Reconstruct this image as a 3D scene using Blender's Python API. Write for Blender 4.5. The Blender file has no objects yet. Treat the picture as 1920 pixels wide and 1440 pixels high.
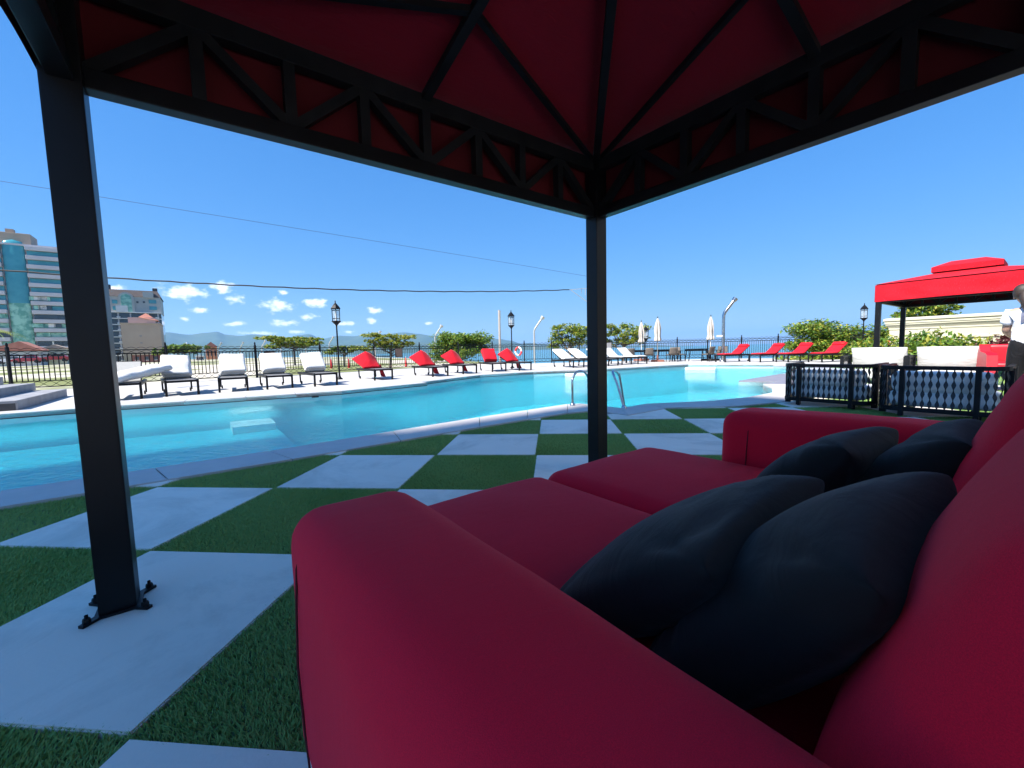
import bpy, bmesh, math, random
from mathutils import Vector, Matrix, noise
from mathutils.geometry import tessellate_polygon
R = math.radians
rnd = random.Random(11)
S = bpy.context.scene
COL = S.collection

# ------------------------------------------------------------------ camera
CX, CY, CZ = 3.162, -1.9336, 1.0233
YAW, PITCH, ROLL = -.0963, .0825, .0246
fwd = Vector((math.sin(YAW)*math.cos(PITCH), math.cos(YAW)*math.cos(PITCH), -math.sin(PITCH)))
rgt = Vector((math.cos(YAW), -math.sin(YAW), 0))
dwn = fwd.cross(rgt)
r2 = rgt*math.cos(ROLL) + dwn*math.sin(ROLL)
d2 = -rgt*math.sin(ROLL) + dwn*math.cos(ROLL)
cam = bpy.data.cameras.new('camera'); camo = bpy.data.objects.new('camera', cam); COL.objects.link(camo)
camo.matrix_world = Matrix(((r2.x, -d2.x, -fwd.x, CX), (r2.y, -d2.y, -fwd.y, CY), (r2.z, -d2.z, -fwd.z, CZ), (0, 0, 0, 1)))
cam.sensor_width = 36; cam.lens = 770.1/1920*36
cam.clip_start = .02; cam.clip_end = 80000
S.camera = camo

# the whole resort is laid out on two axes, 42.4 degrees off the checkerboard
U = Vector((.7385, .6743, 0)); V = Vector((.6743, -.7385, 0)); TH = math.atan2(U.y, U.x)
M0 = Vector((3.54, 1.52, 0))
def ST(s, t, z=0): return M0 + U*s + V*t + Vector((0, 0, z))

# ------------------------------------------------------------------ sky and sun
SUN_EL = R(48)
to_sun = Vector((-U.x*math.cos(SUN_EL), -U.y*math.cos(SUN_EL), math.sin(SUN_EL)))
W = bpy.data.worlds.new('World'); S.world = W; W.use_nodes = True
nt = W.node_tree; nt.nodes.clear()
def N(t, tree=None, **k):
    n = (tree or nt).nodes.new(t)
    for a, b in k.items(): setattr(n, a, b)
    return n
sky = N('ShaderNodeTexSky', sky_type='NISHITA', sun_disc=False, sun_elevation=SUN_EL)
sky.sun_rotation = math.atan2(to_sun.x, to_sun.y)
sky.altitude = 1500; sky.air_density = 1.0; sky.dust_density = .1; sky.ozone_density = 2.0
bg = N('ShaderNodeBackground'); bg.inputs['Strength'].default_value = .136
wout = N('ShaderNodeOutputWorld')
def cloud_nodes():
    """small fair weather cumulus low over the bay, by direction"""
    L = nt.links.new
    tc = N('ShaderNodeTexCoord')
    n0 = Vector((-.52, .845, .12)).normalized(); rr = n0.cross(Vector((0, 0, 1))).normalized(); uu = rr.cross(n0)
    def dot(vec):
        d = N('ShaderNodeVectorMath', operation='DOT_PRODUCT'); L(tc.outputs['Generated'], d.inputs[0]); d.inputs[1].default_value = vec; return d.outputs['Value']
    def mth(op, a, b=None):
        m = N('ShaderNodeMath', operation=op)
        for i, q in enumerate((a, b)):
            if q is None: continue
            if isinstance(q, (int, float)): m.inputs[i].default_value = q
            else: L(q, m.inputs[i])
        return m.outputs[0]
    dn = dot(n0); front = mth('GREATER_THAN', dn, .25); dn2 = mth('MAXIMUM', dn, .25)
    x = mth('DIVIDE', dot(rr), dn2); y = mth('DIVIDE', dot(uu), dn2)
    def px(a, b):
        d = (r2*((a-960)/770.1) + d2*((b-720)/770.1) + fwd); k = d.dot(n0)
        return d.dot(rr)/k, d.dot(uu)/k
    tot = None
    for (a, b, wx, wy) in [(345, 548, 52, 17), (212, 545, 40, 12), (418, 538, 24, 14), (440, 561, 22, 10), (521, 573, 36, 14), (591, 568, 25, 11), (533, 606, 32, 7),
                           (576, 594, 20, 7), (437, 607, 30, 5), (372, 581, 22, 6), (348, 598, 12, 5), (703, 582, 17, 7), (697, 601, 11, 6), (645, 607, 22, 5), (803, 606, 9, 4),
                           (530, 548, 11, 5), (480, 625, 40, 5), (655, 622, 12, 4), (555, 622, 20, 4)]:
        cx, cy = px(a, b); sx = px(a+wx, b)[0]-cx; sy = abs(px(a, b-wy)[1]-cy)
        ex = mth('DIVIDE', mth('SUBTRACT', x, cx), sx); ey = mth('DIVIDE', mth('SUBTRACT', y, cy), sy)
        e = mth('SUBTRACT', 1.0, mth('SQRT', mth('ADD', mth('MULTIPLY', ex, ex), mth('MULTIPLY', ey, ey))))
        tot = e if tot is None else mth('MAXIMUM', tot, e)
    cmb = N('ShaderNodeCombineXYZ'); L(x, cmb.inputs[0]); L(mth('MULTIPLY', y, 1.7), cmb.inputs[1])
    nz = N('ShaderNodeTexNoise'); nz.inputs['Scale'].default_value = 42; nz.inputs['Detail'].default_value = 7; nz.inputs['Roughness'].default_value = .62
    L(cmb.outputs[0], nz.inputs['Vector'])
    dens = mth('ADD', tot, mth('MULTIPLY', mth('SUBTRACT', nz.outputs['Fac'], .53), 2.9))
    mr = N('ShaderNodeMapRange', interpolation_type='SMOOTHSTEP'); L(dens, mr.inputs[0]); mr.inputs[1].default_value = -.12; mr.inputs[2].default_value = .8
    mr.inputs[4].default_value = .85
    fac = mth('MULTIPLY', mr.outputs[0], front)
    hs = N('ShaderNodeHueSaturation'); hs.inputs['Saturation'].default_value = 1.31; bw = N('ShaderNodeRGBToBW'); L(sky.outputs[0], bw.inputs[0])
    sc = mth('DIVIDE', 1.0, mth('ADD', 1.0, mth('MULTIPLY', bw.outputs[0], .55))); vm = N('ShaderNodeVectorMath', operation='SCALE'); L(sky.outputs[0], vm.inputs[0]); L(sc, vm.inputs['Scale']); L(vm.outputs[0], hs.inputs['Color'])
    mix = N('ShaderNodeMix', data_type='RGBA'); L(fac, mix.inputs[0]); tn = N('ShaderNodeMix', data_type='RGBA', blend_type='MULTIPLY'); tn.inputs[0].default_value = 1; L(hs.outputs[0], tn.inputs[6]); tn.inputs[7].default_value = (1.28, 1.34, 1.40, 1); L(tn.outputs[2], mix.inputs[6]); mix.inputs[7].default_value = (4.6, 4.75, 5.0, 1)
    L(mix.outputs[2], bg.inputs['Color'])
cloud_nodes()
nt.links.new(bg.outputs[0], wout.inputs['Surface'])
sun = bpy.data.lights.new('sun', 'SUN'); suno = bpy.data.objects.new('sun', sun); COL.objects.link(suno)
sun.energy = 4.8; sun.angle = R(.53); sun.color = (1, .95, .88)
suno.rotation_euler = to_sun.to_track_quat('Z', 'Y').to_euler(); suno.location = (-30, -30, 60)
S.view_settings.view_transform = 'Standard'; S.view_settings.look = 'None'; S.view_settings.gamma = 1
S.view_settings.exposure = 1.35
S.view_settings.use_curve_mapping = False
S.render.engine = 'CYCLES'
S.cycles.max_bounces = 8; S.cycles.transparent_max_bounces = 12; S.cycles.volume_bounces = 1

# ------------------------------------------------------------------ materials
def mat(name, col, rough=.6, col2=None, scale=6, bump=0, bscale=None, spec=.5, metal=0, sheen=0, detail=4, trans=None, coat=0, contrast=(.3, .7), stretch=None):
    m = bpy.data.materials.new(name); m.use_nodes = True; t = m.node_tree; L = t.links.new
    p = t.nodes['Principled BSDF']
    p.inputs['Base Color'].default_value = (*col, 1); p.inputs['Roughness'].default_value = rough
    p.inputs['Specular IOR Level'].default_value = spec; p.inputs['Metallic'].default_value = metal
    p.inputs['Sheen Weight'].default_value = sheen; p.inputs['Sheen Roughness'].default_value = .4
    p.inputs['Coat Weight'].default_value = coat
    tc = N('ShaderNodeTexCoord', t); vec = tc.outputs['Object']
    if stretch:
        mp = N('ShaderNodeMapping', t); mp.inputs['Scale'].default_value = stretch; L(vec, mp.inputs[0]); vec = mp.outputs[0]
    if col2:
        nz = N('ShaderNodeTexNoise', t); nz.inputs['Scale'].default_value = scale; nz.inputs['Detail'].default_value = detail
        L(vec, nz.inputs['Vector'])
        cr = N('ShaderNodeValToRGB', t); cr.color_ramp.elements[0].position = contrast[0]; cr.color_ramp.elements[1].position = contrast[1]
        cr.color_ramp.elements[0].color = (*col, 1); cr.color_ramp.elements[1].color = (*col2, 1)
        L(nz.outputs['Fac'], cr.inputs[0]); L(cr.outputs[0], p.inputs['Base Color'])
    if bump:
        nb = N('ShaderNodeTexNoise', t); nb.inputs['Scale'].default_value = bscale or scale*6; nb.inputs['Detail'].default_value = 3
        L(vec, nb.inputs['Vector'])
        b = N('ShaderNodeBump', t); b.inputs['Strength'].default_value = bump; b.inputs['Distance'].default_value = .01
        L(nb.outputs['Fac'], b.inputs['Height']); L(b.outputs[0], p.inputs['Normal'])
    if trans:
        tr = N('ShaderNodeBsdfTranslucent', t); tr.inputs[0].default_value = (*trans, 1)
        mx = N('ShaderNodeMixShader', t); mx.inputs[0].default_value = .3
        L(p.outputs[0], mx.inputs[1]); L(tr.outputs[0], mx.inputs[2]); L(mx.outputs[0], t.nodes['Material Output'].inputs[0])
    return m

def cloth(name, col, col2, weave=900, sheen=.3, bump=.25, rough=.85, trans=None, crease=0):
    """woven fabric: fine crossed threads in the relief, slight colour unevenness"""
    m = mat(name, col, rough, col2, 2.2, sheen=sheen, spec=.25, trans=trans)
    t = m.node_tree; L = t.links.new; p = t.nodes['Principled BSDF']
    tc = N('ShaderNodeTexCoord', t)
    a2 = N('ShaderNodeTexNoise', t); a2.inputs['Scale'].default_value = weave; a2.inputs['Detail'].default_value = 2; L(tc.outputs['Object'], a2.inputs['Vector'])
    b = N('ShaderNodeBump', t); b.inputs['Strength'].default_value = bump; b.inputs['Distance'].default_value = .0015
    L(a2.outputs['Fac'], b.inputs['Height'])
    src = p.inputs['Base Color'].links[0].from_socket; hv = N('ShaderNodeHueSaturation', t); mr = N('ShaderNodeMapRange', t); n3 = N('ShaderNodeTexNoise', t); n3.inputs['Scale'].default_value = weave*1.1; n3.inputs['Detail'].default_value = 3
    L(tc.outputs['Object'], n3.inputs['Vector']); L(n3.outputs['Fac'], mr.inputs[0]); mr.inputs[1].default_value = .3; mr.inputs[2].default_value = .7; mr.inputs[3].default_value = .86; mr.inputs[4].default_value = 1.12; L(src, hv.inputs['Color']); L(mr.outputs[0], hv.inputs['Value']); L(hv.outputs[0], p.inputs['Base Color'])
    last = b
    if crease:
        nz = N('ShaderNodeTexNoise', t); nz.inputs['Scale'].default_value = 7; nz.inputs['Detail'].default_value = 3; nz.inputs['Distortion'].default_value = 1.2
        mp = N('ShaderNodeMapping', t); mp.inputs['Scale'].default_value = (1, 2.6, 1); L(tc.outputs['Object'], mp.inputs[0]); L(mp.outputs[0], nz.inputs['Vector'])
        b2 = N('ShaderNodeBump', t); b2.inputs['Strength'].default_value = crease; b2.inputs['Distance'].default_value = .03
        L(nz.outputs['Fac'], b2.inputs['Height']); L(b.outputs[0], b2.inputs['Normal']); last = b2
    L(last.outputs[0], p.inputs['Normal'])
    return m

MT = {}
MT['black_metal'] = mat('black_metal', (.007, .008, .010), .42, (.012, .013, .015), 9, bump=.05, bscale=160, spec=.12)
MT['post_metal'] = mat('post_metal', (.003, .0035, .005), .38, (.005, .006, .008), 7, bump=.04, bscale=220, spec=.22)
MT['steel'] = mat('steel', (.55, .56, .57), .18, (.42, .43, .45), 14, metal=1)
MT['galv'] = mat('galvanised', (.42, .43, .43), .42, (.52, .53, .52), 12, metal=.6)
MT['white_paint'] = mat('white_paint', (.74, .73, .70), .5, (.64, .63, .60), 3)
MT['sofa'] = cloth('sofa_fabric', (.78, .006, .034), (.84, .008, .042), 800, sheen=.02, bump=.45, crease=.07)
MT['sofa2'] = cloth('cabana_sofa_fabric', (.62, .010, .030), (.68, .014, .036), 500, sheen=.1)
MT['seam'] = mat('seam_thread', (.07, .002, .008), .9)
MT['pillow'] = cloth('pillow_fabric', (.009, .009, .010), (.015, .0145, .0155), 1100, sheen=.10, bump=.3, crease=.12)
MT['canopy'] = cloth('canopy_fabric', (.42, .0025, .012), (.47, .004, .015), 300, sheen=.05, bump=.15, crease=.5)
MT['canopy_shaded'] = cloth('canopy_inside_shaded', (.17, .002, .014), (.20, .003, .017), 300, sheen=.05, bump=.15, crease=.2)  # darker copy of the roof cloth; underside shade is in the colour
MT['valance_shaded'] = cloth('valance_inside_shaded', (.06, .0015, .005), (.075, .002, .006), 300, sheen=.03, bump=.15)  # darkest copy of the cloth; shade inside the valance painted in
MT['red_mattress'] = cloth('red_mattress_fabric', (.42, .003, .013), (.47, .004, .016), 500, sheen=.1, crease=.3)
MT['white_mattress'] = cloth('white_mattress_fabric', (.56, .555, .54), (.62, .615, .60), 500, sheen=.1, crease=.25)
MT['white_pillow'] = cloth('white_pillow_fabric', (.58, .575, .555), (.54, .535, .52), 600, sheen=.1, crease=.35)
MT['pale_cushion'] = cloth('pale_cushion_fabric', (.80, .80, .79), (.84, .84, .83), 600, sheen=.1, crease=.3)
MT['sling'] = mat('grey_sling', (.10, .10, .105), .75, (.15, .15, .15), 60, bump=.2, bscale=500)
MT['under_sling'] = mat('pale_sling', (.30, .30, .29), .8, (.36, .36, .34), 40)
MT['wicker'] = mat('brown_wicker', (.085, .070, .058), .7, (.16, .135, .11), 90, bump=.5, bscale=160, stretch=(1, 1, 3))
MT['rope'] = mat('black_rope', (.010, .011, .014), .62, (.02, .02, .024), 40, bump=.4, bscale=300)
MT['slab'] = mat('concrete_slab', (.80, .71, .60), .75, (.85, .765, .66), 2.4, bump=.12, bscale=70, detail=8, contrast=(.25, .75))
def vary(m, amt):
    """each piece a little lighter or darker than the next"""
    t = m.node_tree; L = t.links.new; p = t.nodes['Principled BSDF']; src = p.inputs['Base Color'].links[0].from_socket
    oi = N('ShaderNodeObjectInfo', t); mr = N('ShaderNodeMapRange', t); L(oi.outputs['Random'], mr.inputs[0]); mr.inputs[3].default_value = 1-amt; mr.inputs[4].default_value = 1+amt
    hv = N('ShaderNodeHueSaturation', t); L(src, hv.inputs['Color']); L(mr.outputs[0], hv.inputs['Value'])
    n2 = N('ShaderNodeTexNoise', t); tc = N('ShaderNodeTexCoord', t); va = N('ShaderNodeVectorMath', t, operation='ADD'); L(tc.outputs['Object'], va.inputs[0]); L(oi.outputs['Location'], va.inputs[1]); L(va.outputs[0], n2.inputs['Vector'])
    n2.inputs['Scale'].default_value = 1.1; n2.inputs['Detail'].default_value = 9; n2.inputs['Roughness'].default_value = .7; n2.inputs['Distortion'].default_value = .6
    cr = N('ShaderNodeValToRGB', t); cr.color_ramp.elements[0].position = .30; cr.color_ramp.elements[0].color = (.70, .70, .69, 1); cr.color_ramp.elements[1].position = .52; cr.color_ramp.elements[1].color = (1, 1, 1, 1); L(n2.outputs['Fac'], cr.inputs[0])
    mu = N('ShaderNodeMix', t, data_type='RGBA', blend_type='MULTIPLY'); mu.inputs[0].default_value = 1; L(hv.outputs[0], mu.inputs[6]); L(cr.outputs[0], mu.inputs[7]); L(mu.outputs[2], p.inputs['Base Color'])
vary(MT['slab'], .05)
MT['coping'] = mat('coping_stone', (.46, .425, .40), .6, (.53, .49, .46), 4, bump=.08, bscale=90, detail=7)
MT['coping_dark_shade'] = mat('dark_shaded_coping_stone', (.17, .165, .20), .55, (.21, .205, .24), 4, bump=.08, bscale=90, detail=7)  # darker stone tone, with the peninsula's shade put into the colour
MT['edge'] = mat('coping_edge', (.40, .40, .40), .6, (.34, .34, .345), 6)
MT['deck'] = mat('pale_deck_stone', (.40, .385, .37), .7, (.47, .455, .435), 1.3, bump=.1, bscale=40, detail=8)
MT['base'] = mat('terrace_bed', (.50, .49, .47), .9, (.56, .55, .53), 5)
MT['step_stone'] = mat('step_stone', (.20, .20, .21), .65, (.29, .29, .30), 3, bump=.15, bscale=30, detail=8)
MT['step_dark'] = mat('step_riser', (.03, .03, .033), .5, (.05, .05, .05), 5)
MT['pool'] = mat('pool_tile', (.06, .56, .66), .4, (.10, .63, .72), .9, detail=5)
MT['pool_wall'] = mat('pool_wall_tile', (.28, .50, .54), .35, (.32, .54, .58), 2)
MT['pool_white'] = mat('pool_sunlit_white', (.80, .82, .80), .5, (.74, .77, .76), 3)  # white put in for sun on the pool floor and wall
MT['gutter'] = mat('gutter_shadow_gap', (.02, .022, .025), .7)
MT['turf_a'] = mat('turf_blade', (.27, .48, .14), .7, (.36, .56, .19), 1.8, spec=.12, trans=(.05, .16, .04))
MT['turf_b'] = mat('turf_blade_olive', (.42, .52, .15), .7, (.33, .50, .15), 2.4, spec=.12, trans=(.06, .15, .03))
MT['turf_base'] = mat('turf_backing', (.06, .12, .05), .9, (.08, .14, .055), 30)
MT['leaf_a'] = mat('leaf_green', (.10, .20, .020), .45, (.16, .27, .03), 1.2, trans=(.16, .28, .03))
MT['leaf_b'] = mat('leaf_yellow', (.26, .29, .03), .5, (.34, .31, .04), 1.2, trans=(.30, .32, .03))
MT['leaf_c'] = mat('leaf_dark', (.035, .09, .015), .5, (.06, .12, .02), 1.2, trans=(.06, .13, .02))
MT['leaf_p'] = mat('leaf_purple', (.09, .022, .028), .5, (.15, .04, .04), 2, trans=(.2, .05, .04))
MT['bark'] = mat('bark', (.075, .062, .05), .9, (.13, .11, .09), 8, bump=.6, bscale=30)
MT['sand'] = mat('sand', (.40, .36, .28), .95, (.50, .46, .38), .05, detail=9)
MT['cream'] = mat('cream_plaster', (.46, .44, .33), .8, (.52, .50, .39), .8, detail=8)
MT['pale_cream'] = mat('pale_cream_paint', (.80, .74, .64), .8, (.76, .70, .60), 1.5)
MT['skin'] = mat('skin', (.42, .25, .18), .5, (.48, .29, .21), 14)
MT['hair'] = mat('brown_hair', (.02, .012, .009), .6, (.045, .028, .02), 40, stretch=(6, 6, 1))
MT['tee'] = cloth('white_tee', (.70, .71, .76), (.76, .77, .80), 900, crease=.5)
MT['pants'] = cloth('black_trousers', (.004, .004, .005), (.007, .007, .009), 900, sheen=.03, crease=.5)
MT['print'] = mat('shirt_print', (.09, .10, .16), .8, (.13, .14, .2), 30)
MT['red_plastic'] = mat('red_plastic', (.55, .02, .02), .45, (.6, .03, .03), 4)
MT['white_plastic'] = mat('white_plastic', (.75, .75, .73), .5)
MT['brown_board'] = mat('brown_board', (.055, .034, .028), .6, (.08, .052, .042), 9, stretch=(1, 1, 6))
MT['grey_board'] = mat('grey_board', (.16, .16, .17), .6, (.2, .2, .21), 9)
MT['umbrella'] = cloth('umbrella_canvas', (.40, .37, .33), (.46, .43, .39), 500, crease=.5)
MT['terracotta'] = mat('terracotta_base', (.20, .075, .05), .8, (.26, .1, .07), 5)
MT['rubber'] = mat('wheel_rubber', (.02, .02, .02), .7)
MT['concrete_pole'] = mat('concrete_pole', (.55, .53, .50), .85, (.62, .60, .57), 3, stretch=(1, 1, .3))
MT['wood_pole'] = mat('weathered_pole', (.20, .18, .16), .9, (.28, .26, .24), 5, stretch=(4, 4, .4))
MT['cable'] = mat('cable', (.02, .02, .022), .6)
MT['lamp_glass'] = mat('lamp_glass', (.60, .66, .70), .08, spec=.6)
def glassy(m, a):
    t = m.node_tree; tr = N('ShaderNodeBsdfTransparent', t); mx = N('ShaderNodeMixShader', t); mx.inputs[0].default_value = a
    t.links.new(t.nodes['Principled BSDF'].outputs[0], mx.inputs[2]); t.links.new(tr.outputs[0], mx.inputs[1]); t.links.new(mx.outputs[0], t.nodes['Material Output'].inputs[0])
glassy(MT['lamp_glass'], .28)

def water_mat(name, tint, scale, strength, refr, rough=.02, dist=.05, detail=3):
    m = bpy.data.materials.new(name); m.use_nodes = True; t = m.node_tree; t.nodes.clear(); L = t.links.new
    tc = N('ShaderNodeTexCoord', t); mp = N('ShaderNodeMapping', t); mp.inputs['Rotation'].default_value = (0, 0, .5); mp.inputs['Scale'].default_value = (1, 1.9, 1)
    L(tc.outputs['Object'], mp.inputs[0])
    n1 = N('ShaderNodeTexNoise', t); n1.inputs['Scale'].default_value = scale; n1.inputs['Detail'].default_value = detail; n1.inputs['Distortion'].default_value = .8
    L(mp.outputs[0], n1.inputs['Vector'])
    b = N('ShaderNodeBump', t); b.inputs['Strength'].default_value = strength; b.inputs['Distance'].default_value = dist; L(n1.outputs['Fac'], b.inputs['Height'])
    fr = N('ShaderNodeFresnel', t); fr.inputs['IOR'].default_value = 1.33; L(b.outputs[0], fr.inputs['Normal'])
    gl = N('ShaderNodeBsdfGlossy', t); gl.inputs['Roughness'].default_value = rough; L(b.outputs[0], gl.inputs['Normal']); gl.inputs[0].default_value = (1, 1, 1, 1)
    tr = N('ShaderNodeBsdfTransparent', t); tr.inputs[0].default_value = (*tint, 1)
    rf = N('ShaderNodeBsdfRefraction', t); rf.inputs['IOR'].default_value = 1.33; rf.inputs['Roughness'].default_value = 0; rf.inputs[0].default_value = (*tint, 1); L(b.outputs[0], rf.inputs['Normal'])
    m1 = N('ShaderNodeMixShader', t); m1.inputs[0].default_value = refr; L(tr.outputs[0], m1.inputs[1]); L(rf.outputs[0], m1.inputs[2])
    m2 = N('ShaderNodeMixShader', t); L(fr.outputs[0], m2.inputs[0]); L(m1.outputs[0], m2.inputs[1]); L(gl.outputs[0], m2.inputs[2])
    o = N('ShaderNodeOutputMaterial', t); L(m2.outputs[0], o.inputs[0])
    return m
MT['water'] = water_mat('pool_water', (.70, .97, .985), 6.0, 1.0, .45, dist=.06, detail=5)
def sea_mat():
    m = mat('sea_water', (.010, .14, .19), .14, (.02, .19, .23), .012, bump=.5, bscale=.5, spec=.5, detail=6)
    b = [n for n in m.node_tree.nodes if n.type == 'BUMP'][0]; b.inputs['Distance'].default_value = .35
    return m
MT['sea'] = sea_mat()

# ------------------------------------------------------------------ mesh building
class MB:
    def __init__(self): self.v = []; self.f = []; self.mi = []; self.sm = []
    def add(self, vs, fs, mi=0, smooth=False):
        o = len(self.v); self.v += [tuple(p) for p in vs]
        for f in fs: self.f.append([i+o for i in f]); self.mi.append(mi); self.sm.append(smooth)
        return self
    def box(self, c, s, rot=None, mi=0, bev=0):
        """bevelled box"""
        hx, hy, hz = s[0]/2, s[1]/2, s[2]/2
        c = Vector(c)
        if bev <= 0:
            vs = [Vector((x*hx, y*hy, z*hz)) for x in (-1, 1) for y in (-1, 1) for z in (-1, 1)]
            fs = [(0, 1, 3, 2), (4, 6, 7, 5), (0, 4, 5, 1), (2, 3, 7, 6), (0, 2, 6, 4), (1, 5, 7, 3)]
        else:
            b = min(bev, hx*.9, hy*.9, hz*.9)
            bm = bmesh.new(); bmesh.ops.create_cube(bm, size=1)
            for q in bm.verts: q.co = Vector((q.co.x*s[0], q.co.y*s[1], q.co.z*s[2]))
            bmesh.ops.bevel(bm, geom=bm.edges[:], offset=b, segments=2, affect='EDGES', profile=.7)
            bm.verts.index_update()
            vs = [q.co.copy() for q in bm.verts]; fs = [[q.index for q in f.verts] for f in bm.faces]; bm.free()
        if rot is not None: vs = [rot @ q for q in vs]
        return self.add([c+q for q in vs], fs, mi)
    def bar(self, a, b, w, h=None, mi=0, up=(0, 0, 1), bev=0):
        a, b = Vector(a), Vector(b); d = b-a; L = d.length; d.normalize(); up = Vector(up)
        if abs(d.dot(up)) > .98: up = Vector((1, 0, 0))
        y = up.cross(d).normalized(); z = d.cross(y)
        m = Matrix((d, y, z)).transposed()
        return self.box((a+b)/2, (L, w, h or w), m, mi, bev)
    def tube(self, pts, r, seg=8, mi=0, cap=True, closed=False):
        pts = [Vector(p) for p in pts]; n = len(pts); rs = r if isinstance(r, (list, tuple)) else [r]*n
        prev = None; vs = []; fs = []
        for i, p in enumerate(pts):
            if closed: d = pts[(i+1) % n]-pts[i-1]
            else: d = pts[min(i+1, n-1)]-pts[max(i-1, 0)]
            d.normalize()
            if prev is None: x = d.orthogonal().normalized()
            else: x = (prev - d*prev.dot(d)).normalized()
            prev = x; y = d.cross(x)
            for k in range(seg):
                a = 2*math.pi*k/seg; vs.append(p + (x*math.cos(a)+y*math.sin(a))*rs[i])
        for i in range(n if closed else n-1):
            j = (i+1) % n
            for k in range(seg): fs.append((i*seg+k, i*seg+(k+1) % seg, j*seg+(k+1) % seg, j*seg+k))
        self.add(vs, fs, mi, True)
        if cap and not closed: self.add([vs[k] for k in range(seg)], [list(range(seg))[::-1]], mi); self.add([vs[(n-1)*seg+k] for k in range(seg)], [list(range(seg))], mi)
        return self
    def lathe(self, prof, seg=12, c=(0, 0, 0), mi=0, smooth=True, rot0=0):
        c = Vector(c); vs = []; fs = []
        for r, z in prof:
            for k in range(seg):
                a = rot0+2*math.pi*k/seg; vs.append(c+Vector((r*math.cos(a), r*math.sin(a), z)))
        for i in range(len(prof)-1):
            for k in range(seg): fs.append((i*seg+k, i*seg+(k+1) % seg, (i+1)*seg+(k+1) % seg, (i+1)*seg+k))
        return self.add(vs, fs, mi, smooth)
    def prism(self, poly, z0, z1, mi=0):
        n = len(poly); P = [Vector((p[0], p[1], 0)) for p in poly]
        area = sum(P[i].x*P[(i+1) % n].y-P[(i+1) % n].x*P[i].y for i in range(n))
        if area < 0: P.reverse()
        tri = tessellate_polygon([P]); top = [p+Vector((0, 0, z1)) for p in P]; bot = [p+Vector((0, 0, z0)) for p in P]
        def fix(t):
            a, b, c = (P[i] for i in t); return t if (b-a).cross(c-a).z > 0 else t[::-1]
        T = [fix(tuple(t)) for t in tri]
        self.add(top, T, mi); self.add(bot, [t[::-1] for t in T], mi)
        self.add(bot+top, [(i, (i+1) % n, n+(i+1) % n, n+i) for i in range(n)], mi)
        return self
    def sheet(self, fn, nu, nv, mi=0, smooth=True, closed_u=False):
        vs = [fn(i/(nu if closed_u else nu-1), j/(nv-1)) for j in range(nv) for i in range(nu)]
        fs = []
        for j in range(nv-1):
            for i in range(nu if closed_u else nu-1):
                k = (i+1) % nu; fs.append((j*nu+i, j*nu+k, (j+1)*nu+k, (j+1)*nu+i))
        return self.add(vs, fs, mi, smooth)
    def soft(self, c, s, r, n=10, puff=(0, 0, 0), rot=None, mi=0, wob=0, seed=0, post=None):
        """cushion: rounded box whose faces swell"""
        h = [q/2 for q in s]; c = Vector(c)
        idx = {}; vs = []; fs = []
        def coords(k, L):  # denser towards the rounded rim
            ks = [-L, -L+r*.15, -L+r*.4, -L+r*.7] + [-L+r+(2*L-2*r)*i/n for i in range(n+1)] + [L-r*.7, L-r*.4, L-r*.15, L]
            return ks
        g = [coords(k, h[k]) for k in range(3)]
        def vert(p):
            key = tuple(round(q, 5) for q in p)
            if key in idx: return idx[key]
            q = Vector(p); inn = Vector([max(-h[k]+r, min(h[k]-r, q[k])) for k in range(3)]); d = q-inn
            o = inn + (d.normalized()*r if d.length > 1e-9 else d)
            nx, ny, nz_ = (o[k]/h[k] for k in range(3))
            w = lambda a, b: max(0, 1-abs(a)**2.4)*max(0, 1-abs(b)**2.4)
            o = o + Vector((math.copysign(puff[0]*w(ny, nz_), nx)*min(1, abs(nx)*1.5), math.copysign(puff[1]*w(nx, nz_), ny)*min(1, abs(ny)*1.5), math.copysign(puff[2]*w(nx, ny), nz_)*min(1, abs(nz_)*1.5)))
            if wob:
                o = o + noise.noise_vector(o*4+Vector((seed*7.1, seed*3.3, 0)))*wob + noise.noise_vector(o*11+Vector((seed, 5, 2)))*wob*.3
            if post: o = post(o)
            if rot is not None: o = rot @ o
            vs.append(c+o); idx[key] = len(vs)-1; return idx[key]
        for ax in range(3):
            a, b = (ax+1) % 3, (ax+2) % 3
            for sg in (-1, 1):
                for i in range(len(g[a])-1):
                    for j in range(len(g[b])-1):
                        q = []
                        for (x, y) in ((i, j), (i+1, j), (i+1, j+1), (i, j+1)):
                            p = [0, 0, 0]; p[ax] = sg*h[ax]; p[a] = g[a][x]; p[b] = g[b][y]; q.append(vert(p))
                        if sg < 0: q.reverse()
                        if len(set(q)) > 2: fs.append(q)
        return self.add(vs, fs, mi, True)
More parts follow.
